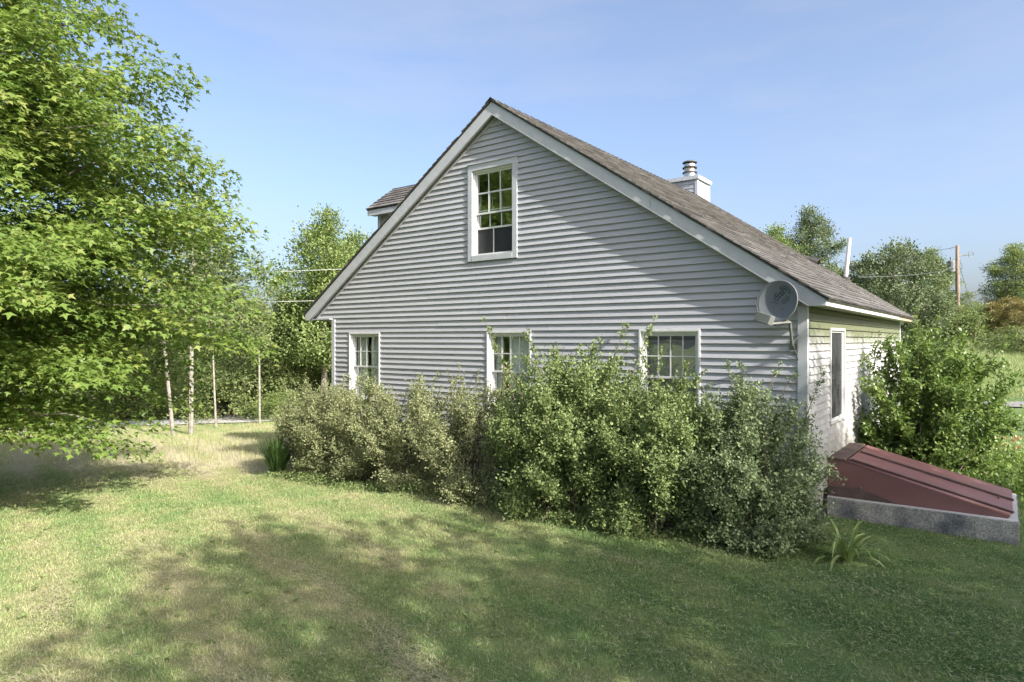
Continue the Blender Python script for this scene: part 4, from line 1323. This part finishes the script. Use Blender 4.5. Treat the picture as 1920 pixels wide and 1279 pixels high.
# ---------------------------------------------------------------- hedge along the gable
def make_shrub(name, ru, rv, h, nst, ntw, mat, lsize, wisps=6, low=.12, pack=9, arch=.5):
    root = empty(name); mb = MB()
    pos, ax, nr, tn, sz = [], [], [], [], []
    for s in range(nst):
        a = rng.uniform(0, 6.28); e = rng.uniform(0, 1) ** .6
        wisp = s < wisps
        hh = h * (rng.uniform(.92, 1.10) if wisp else (1 - .50 * e ** 2.4) * rng.uniform(.70, .96))
        tip = np.array([ru * e * math.cos(a), rv * e * math.sin(a), hh])
        if not wisp and rng.uniform() < .40:         # low skirts
            tip[2] = h * rng.uniform(low * .5, .50); tip[:2] *= rng.uniform(.85, 1.1) / max(e, .35) * .8
        base = np.array([ru * .22 * rng.normal(), rv * .22 * rng.normal(), -.05])
        mid = base * .4 + tip * .6; mid[2] = max(mid[2], tip[2] * (.62 + .25 * arch))
        t = np.linspace(0, 1, 7)[:, None]
        c = (1 - t) ** 2 * base + 2 * t * (1 - t) * mid + t ** 2 * tip
        if s % 2 == 0 or wisp:
            mb.tube(c, [.014, .012, .010, .008, .006, .004, .002], 4)
        k = ntw if not wisp else int(ntw * .28)
        tt = rng.uniform(.22 if not wisp else .3, 1, k) ** .8
        idx = np.minimum((tt * 6).astype(int), 5); fr = (tt * 6 - idx)[:, None]
        p = c[idx] * (1 - fr) + c[idx + 1] * fr
        d0 = unit(c[idx + 1] - c[idx])
        td = unit(d0 * .7 + unit(rng.normal(0, 1, (k, 3))) * .9 + np.array([0, 0, .25]))
        tl = rng.uniform(.10, .30, k) * (1.0 if not wisp else .35)
        base_t = np.clip(rng.normal(.48, .14, k) + .0 * tt, 0, 1)
        for j in range(pack):
            f = (j + rng.uniform(.1, .9, k)) / pack
            q = p + td * (tl * f)[:, None] + rng.normal(0, .012, (k, 3))
            pos.append(q)
            ax.append(unit(td * .6 + rng.normal(0, .7, (k, 3)) + np.array([0, 0, .1])))
            nr.append(np.array([0, 0, .8]) + rng.normal(0, .6, (k, 3)) + unit(q * np.array([1, 1, .2])) * .5)
            tn.append(np.clip(base_t + rng.normal(0, .15, k), 0, 1)); sz.append(rng.uniform(.7, 1.3, k) * lsize)
    mb.build('stems', M['stem'], root)
    obj('foliage', leaves(name + '_leaf', np.concatenate(pos), np.concatenate(ax), np.concatenate(nr), np.concatenate(sz), mat, RHOMB, .62, np.concatenate(tn)), root)
    return root
HG = 'shrubs along the gable wall'
SHR = [
    ('shrub', -.20, -.45, .85, .80, 1.98, 48, 70, 'hedge_a', .034, 'olive shrub at the far left end of the hedge'),
    ('shrub', .85, -.62, .85, .85, 1.90, 48, 70, 'hedge_a', .034, 'olive shrub below the left window, bare stems at its foot'),
    ('shrub', 1.95, -.70, .90, .90, 1.84, 46, 70, 'hedge_a', .034, 'olive shrub between the left and middle windows, nearer the left'),
    ('shrub', 3.15, -.74, .92, .95, 1.88, 46, 70, 'hedge_a', .035, 'greyish shrub left of the middle window'),
    ('shrub', 4.60, -.84, 1.08, 1.02, 1.98, 52, 74, 'hedge_a', .035, 'greyish shrub reaching up over the middle window'),
    ('shrub', 6.45, -.88, 1.38, 1.15, 2.56, 98, 80, 'hedge_b', .042, 'tallest bright green shrub in the middle of the hedge'),
    ('shrub', 7.85, -.78, 1.05, 1.08, 2.12, 70, 80, 'hedge_b', .038, 'green shrub in front of the right window'),
    ('shrub', 8.90, -.60, 1.04, 1.0, 2.02, 76, 80, 'hedge_c', .036, 'blue-green wispy shrub at the house corner below the dish'),
]
for (nm, u, w_, ru, rv, h, ns, nt_, mk, ls, lab) in SHR:
    r = make_shrub(nm, ru, rv, h, int(ns * 1.55), int(nt_ * 1.05), M[mk], ls, wisps=7)
    x, y = hw(u, w_)
    r.location = (x, y, tz(x, y)); r.rotation_euler = (0, 0, -TH)
    tag(r, lab, 'shrub', HG)

# tall shrub beyond the bulkhead
x, y = px(1742, 11.2), 11.2
r = make_shrub('lilac_shrub', 1.52, 1.2, 2.92, 100, 62, M['lilac'], .060, wisps=7, low=.3, arch=.2)
r.location = (x, y, tz(x, y)); tag(r, 'large dark green leafy shrub behind the red cellar doors', 'shrub')

# ---------------------------------------------------------------- clumps of strap leaves and flowers
def strap_clump(name, n, L, wid, spread, mat, arch, label, cat, x, y, group=None):
    K = 7
    vs, fs, tn = [], [], []
    for i in range(n):
        a = rng.uniform(0, 6.28); el = rng.uniform(*spread); l = L * rng.uniform(.6, 1.1); w_ = wid * rng.uniform(.7, 1.2)
        p = np.array([rng.normal(0, .05) * L, rng.normal(0, .05) * L, -.02])
        d = np.array([math.cos(a) * math.cos(el), math.sin(a) * math.cos(el), math.sin(el)])
        sd = np.array([-math.sin(a), math.cos(a), 0])
        b0 = len(vs); tt = rng.beta(2, 2)
        for k in range(K):
            t = k / (K - 1)
            ww = w_ * (1 - t ** 2.5) * (.6 + .8 * min(t * 3, 1)) * .5 + .0006
            up = np.array([0, 0, 1.])
            vs += [p - sd * ww + up * ww * .3, p.copy(), p + sd * ww + up * ww * .3]
            tn += [tt] * 3
            if k < K - 1:
                fs += [(b0 + k * 3, b0 + k * 3 + 1, b0 + k * 3 + 4, b0 + k * 3 + 3), (b0 + k * 3 + 1, b0 + k * 3 + 2, b0 + k * 3 + 5, b0 + k * 3 + 4)]
            p = p + d * l / (K - 1)
            d = unit(d + np.array([0, 0, -arch * (.4 + t) / K * 3 * rng.uniform(.7, 1.2)]))
    root = empty(name, (x, y, tz(x, y)))
    me = bpy.data.meshes.new(name + '_leaf'); me.from_pydata([tuple(map(float, v)) for v in vs], [], fs); me.update()
    at = me.attributes.new('tint', 'FLOAT', 'POINT'); at.data.foreach_set('value', np.array(tn, np.float32))
    me.materials.append(mat)
    obj('leaves', me, root)
    tag(root, label, cat, group)
    return root
strap_clump('lily_plant', 36, .74, .030, (.50, 1.30), M['lily'], 1.5, 'arching strap-leaved lily plant alone on the lawn by the kerb', 'plant', 3.78, 7.42)
strap_clump('iris_clump', 260, .85, .026, (.95, 1.5), M['iris'], .22, 'upright dark green iris clump at the left end of the hedge', 'plant', -4.85, 13.6)

def flowers(name, x, y, h, n, petal_mat, label, fl_r, leafmat, npet):
    root = empty(name, (x, y, tz(x, y)))
    mb = MB(); heads = []
    for i in range(n):
        a = rng.uniform(0, 6.28); r = rng.uniform(.02, .24)
        tip = (r * math.cos(a) * 1.2, r * math.sin(a) * 1.2, h * rng.uniform(.75, 1.05))
        mb.tube(limb_curve((r * .3 * math.cos(a), r * .3 * math.sin(a), 0), tip, 0, .02, 4), .006, 4); heads.append(tip)
    mb.build('stems', M['iris'] if False else M['stem'], root)
    for hd in heads:
        m = npet
        ang = rng.uniform(0, 6.28, m); el = rng.uniform(.1, 1.2, m)
        d = np.stack([np.cos(ang) * np.cos(el), np.sin(ang) * np.cos(el), np.sin(el)], -1)
        me = leaves('petals', np.array(hd)[None] + d * fl_r * .2, d, rng.normal(0, 1, (m, 3)) + np.array([0, 0, 1]), fl_r * rng.uniform(.8, 1.2, m), petal_mat, RHOMB, .8)
        obj('flower_head', me, root)
    n_l = 900
    p = rng.normal(0, 1, (n_l, 3)) * np.array([.2, .2, .0]); p[:, 2] = rng.uniform(.05, h * .8, n_l)
    obj('foliage', leaves('foliage', p, rng.normal(0, 1, (n_l, 3)) + np.array([0, 0, .6]), rng.normal(0, 1, (n_l, 3)) + np.array([0, 0, 1]), rng.uniform(.05, .10, n_l), leafmat, RHOMB, .4), root)
    tag(root, label, 'flowers')
    return root
flowers('daylily_plant', px(1893, 12.0), 12.0, .66, 7, M['orange'], 'orange daylilies in bloom beside the dark shrub', .07, M['lily'], 7)
flowers('phlox_plant', px(1852, 11.6), 11.6, 1.05, 6, M['purple'], 'pale purple flowers showing through the dark shrub', .05, M['lilac'], 30)
fx_, fy_ = hw(10.6, 3.7)

# groundcover around bed edges: low weeds under the hedge and behind the bulkhead
def groundcover(name, pts, n_per, spread, hmax, lsize, mat, label):
    pos = []
    for (u, w_, k) in pts:
        x, y = hw(u, w_)
        n = int(n_per * k)
        dx_, dy_ = rng.normal(0, spread, n), rng.normal(0, spread * .75, n)
        xx = x + dx_ * UX[0] + dy_ * VX[0]; yy = y + dx_ * UX[1] + dy_ * VX[1]
        pos.append(np.stack([xx, yy, terrain(xx, yy) + rng.uniform(0, 1, n) ** 1.3 * hmax * k], -1))
    pos = np.concatenate(pos); n = len(pos)
    o = obj(name, leaves(name, pos, rng.normal(0, 1, (n, 3)) + np.array([0, 0, .4]), np.array([0, 0, 1.]) + rng.normal(0, .5, (n, 3)), rng.uniform(.7, 1.3, n) * lsize, mat, RHOMB, .6))
    o['kind'] = 'stuff'; o['label'] = label
    return o
groundcover('hedge_weeds', [(u, -1.12 - .22 * math.sin(u * .7) ** 2 + (.45 if u > 8.3 else 0), .8 + .3 * math.sin(u * 2.1)) for u in np.arange(-.5, 9.4, .28)], 750, .20, .16, .035, M['hedge_b'], 'low green weeds along the foot of the hedge')
groundcover('bed_plants', [(9.9, 3.25, 1.6), (10.3, 3.3, 1.7), (10.8, 3.3, 1.6), (11.2, 3.35, 1.5), (10.4, 3.9, 2.0), (11.3, 4.0, 2.0), (11.7, 4.6, 2.0), (9.9, 4.3, 1.6)], 520, .26, .30, .075, M['lilac'], 'leafy bed plants behind the cellar doors')

# black wheeled cart half hidden below the hedge
cx_, cy_ = hw(9.38, -.40)
cart = empty('wheeled_cart', (cx_, cy_, tz(cx_, cy_)), -TH)
tag(cart, 'black plastic wheeled cart half hidden under the hedge corner', 'cart')
mb = MB().hexa([(-.05, -.10, .16), (.30, -.10, .16), (.30, .22, .16), (-.05, .22, .16), (-.08, -.13, .36), (.33, -.13, .36), (.33, .25, .36), (-.08, .25, .36)])
mb.build('body', M['dark'], cart, bevel=.02)
MB().box(-.10, .35, -.15, .27, .361, .38).build('lid', M['dark'], cart, bevel=.01)
for y0 in (-.165, .265):
    wb = MB(); sg = 20
    prof = [(.03, -.03), (.10, -.035), (.13, -.025), (.14, 0), (.13, .025), (.10, .035), (.03, .03)]
    for r_, yy in prof:
        for k in range(sg):
            t = 2 * math.pi * k / sg
            wb.v.append((.0 + r_ * math.cos(t), y0 + yy, .14 + r_ * math.sin(t)))
    for i2 in range(len(prof) - 1):
        for k in range(sg):
            k2 = (k + 1) % sg
            wb.f.append((i2 * sg + k, i2 * sg + k2, (i2 + 1) * sg + k2, (i2 + 1) * sg + k))
    wo = wb.build('wheel', M['dark'], cart, smooth=True)
    MB().tube([(0, y0 - .034, .14), (0, y0 + .034, .14)], .028, 10).build('hub', M['dish_arm'], wo)
MB().tube([(0, -.16, .14), (0, .26, .14)], .012, 8).build('axle', M['metal'], cart)

# ---------------------------------------------------------------- grass
def blades(name, x, y, h, wid, lean, dryv, mat, label):
    n = len(x)
    z = terrain(x, y) - .006
    a = rng.uniform(0, 6.28, n); b = rng.uniform(0, 6.28, n)
    base = np.stack([x, y, z], -1)
    sd = np.stack([np.cos(a), np.sin(a), np.zeros(n)], -1) * (wid * .5)[:, None]
    ln = lean * rng.uniform(.3, 1.2, n)
    tip = base + np.stack([np.cos(b) * ln * h, np.sin(b) * ln * h, h * np.sqrt(np.clip(1 - np.minimum(ln, .97) ** 2, .03, 1))], -1)
    v = np.stack([base - sd, base + sd, tip], 1).reshape(-1, 3)
    o = obj(name, mesh_np(name, v, 3, mat, {'tint': dryv}))
    o['kind'] = 'stuff'; o['label'] = label
    return o
def in_house(x, y, m=0.0):
    d = np.stack([x - LC[0], y - LC[1]], -1)
    u = d @ UX; w_ = d @ VX
    inside = (u > -.0 - m) & (u < WALL + m) & (w_ > -.3 - m) & (w_ < HL)
    bkh = (u > WALL) & (u < 11.66) & (w_ > 1.1) & (w_ < 2.97)
    return inside | bkh
# mown lawn: even sward near the house, thinning with distance
def lawn_points(N, y0, y1, pw):
    yy = y0 + (y1 - y0) * rng.uniform(0, 1, N) ** pw
    xx = rng.uniform(-1.02, 1.0, N) * (yy * .86 + 1.2)
    ok = ~in_house(xx, yy)
    return xx[ok], yy[ok]
xx, yy = lawn_points(560000, 3.2, 16.5, 1.45)
dr = dry_at(xx, yy)
tuft = value_noise(xx, yy, .11, 12) * .6 + value_noise(xx, yy, .30, 13) * .4
hh = (.016 + .055 * np.clip(tuft - .25, 0, 1) ** 1.3 + rng.uniform(0, .016, len(xx))) * (1 + yy * .02)
wd = rng.uniform(.0045, .0095, len(xx)) * (.60 + yy * .085)
lean = np.where(dr > .72, .92, .66)
blades('lawn_grass', xx, yy, hh, wd, lean, np.clip(dr + .30 * (.5 - tuft) + rng.normal(0, .17, len(xx)), 0, 1), M['grass'], 'short mown lawn, straw-coloured on the left and greener on the right')
# dry clippings the mower left in loose curving rows
def clip_mask(x, y):
    s_ = x * .80 + y * .60
    t = (s_ / 1.05 + .55 * value_noise(x, y, 1.6, 8)) % 1.0
    return np.exp(-((t - .5) / .13) ** 2) * sstep(.38, .70, value_noise(x, y, 1.1, 9)) * sstep(9.0, 6.0, y) * (1 - .75 * sstep(1.5, 3.2, x)) + .03
xx, yy = lawn_points(420000, 3.2, 10.5, 1.2)
ok = rng.uniform(0, 1, len(xx)) < clip_mask(xx, yy)
xx, yy = xx[ok], yy[ok]; n = len(xx)
a_ = rng.normal(2.4, .9, n); ln = rng.uniform(.02, .07, n); wv = rng.uniform(.0015, .0035, n)
zz = terrain(xx, yy) + rng.uniform(.012, .05, n)
d = np.stack([np.cos(a_), np.sin(a_), rng.normal(0, .22, n)], -1) * ln[:, None]
sd = np.stack([-np.sin(a_), np.cos(a_), np.zeros(n)], -1) * wv[:, None]
p = np.stack([xx, yy, zz], -1)
o = obj('grass_clippings', mesh_np('grass_clippings', np.stack([p - sd, p + sd, p + d + sd * .6, p + d - sd * .6], 1).reshape(-1, 3), 4, M['grass'], {'tint': np.clip(rng.normal(.84, .12, n), 0, 1)}))
o['kind'] = 'stuff'; o['label'] = 'dry grey-tan clippings lying in mower rows on the near lawn'
# clover leaves in the greener lawn
N = 60000
yy = 3.6 + 6.0 * rng.uniform(0, 1, N) ** 1.3; xx = rng.uniform(-.6, 1.0, N) * (yy * .86 + .6)
cl = (value_noise(xx, yy, .9, 21) * .6 + value_noise(xx, yy, .35, 22) * .4 + .25 * sstep(-1, 3, xx)) > .62
ok = cl & ~in_house(xx, yy); xx, yy = xx[ok], yy[ok]; n = len(xx)
o = obj('lawn_clover', leaves('lawn_clover', np.stack([xx, yy, terrain(xx, yy) + rng.uniform(.012, .045, n)], -1), rng.normal(0, 1, (n, 3)) * np.array([1, 1, .2]), np.array([0, 0, 1.]) + rng.normal(0, .35, (n, 3)), rng.uniform(.014, .026, n), M['hedge_b'], RHOMB, .9))
o['kind'] = 'stuff'; o['label'] = 'clover patches in the greener part of the lawn'
# unmown meadow beyond the lawn on the left and on the right-hand hillside
N = 90000
yy = rng.uniform(15.0, 28.5, N); xx = -rng.uniform(.24, .95, N) * yy
edge = yy + .25 * xx + 3.2 + 1.2 * (value_noise(xx, yy, 1.5, 31) - .5)
ok = (edge > 15.6) & (np.abs(yy - (27.6 + .13 * (xx + 18))) > 1.5); xx, yy = xx[ok], yy[ok]
hh = rng.uniform(.06, .22, len(xx)) * sstep(15.4, 20, yy + .25 * xx + 3.2) * (1 - .7 * sstep(21, 24, yy)) + .04
blades('meadow_grass', xx, yy, hh, rng.uniform(.008, .016, len(xx)), np.full(len(xx), .5), np.clip(dry_at(xx, yy) - .02 - .25 * sstep(20, 24, yy) + rng.normal(0, .15, len(xx)), 0, 1), M['grass'], 'tall tawny meadow grass between the lawn and the road')
N = 70000
yy = rng.uniform(12.5, 60, N); xx = rng.uniform(.66, 1.0, N) * yy
ok = ~((np.abs(yy - (25.4 - .12 * (xx - 16))) < 1.6) & (xx > 8)) & ~in_house(xx, yy, .3); xx, yy = xx[ok], yy[ok]
hh = np.where(yy > 27, rng.uniform(.15, .5, len(xx)), rng.uniform(.03, .06, len(xx)))
blades('hillside_grass', xx, yy, hh, np.where(yy > 27, .022, .012) * rng.uniform(.7, 1.3, len(xx)), np.full(len(xx), .5), np.clip(.42 + .1 * (yy > 27) + rng.normal(0, .15, len(xx)), 0, 1), M['grass'], 'long pale green grass on the hillside to the right')

# broad-leaved weeds dotted through the lawn
nr_ = 420
wx, wy = lawn_points(nr_, 3.6, 11.0, 1.2)
pos, ax, nr = [], [], []
for x0, y0 in zip(wx, wy):
    k = int(rng.integers(6, 13)); a_ = rng.uniform(0, 6.28, k); r0 = rng.uniform(.5, 1.0)
    pos.append(np.stack([np.full(k, x0), np.full(k, y0), np.full(k, tz(x0, y0) + .012)], -1) + rng.normal(0, .008, (k, 3)))
    ax.append(np.stack([np.cos(a_), np.sin(a_), rng.uniform(.15, .7, k)], -1) * r0)
    nr.append(np.array([0, 0, 1.]) + rng.normal(0, .25, (k, 3)))
pos = np.concatenate(pos); n = len(pos)
o = obj('lawn_weeds', leaves('lawn_weeds', pos, np.concatenate(ax), np.concatenate(nr), rng.uniform(.025, .055, n), M['hedge_b'], RHOMB, .5))
o['kind'] = 'stuff'; o['label'] = 'small broad-leaved weeds dotted over the lawn'
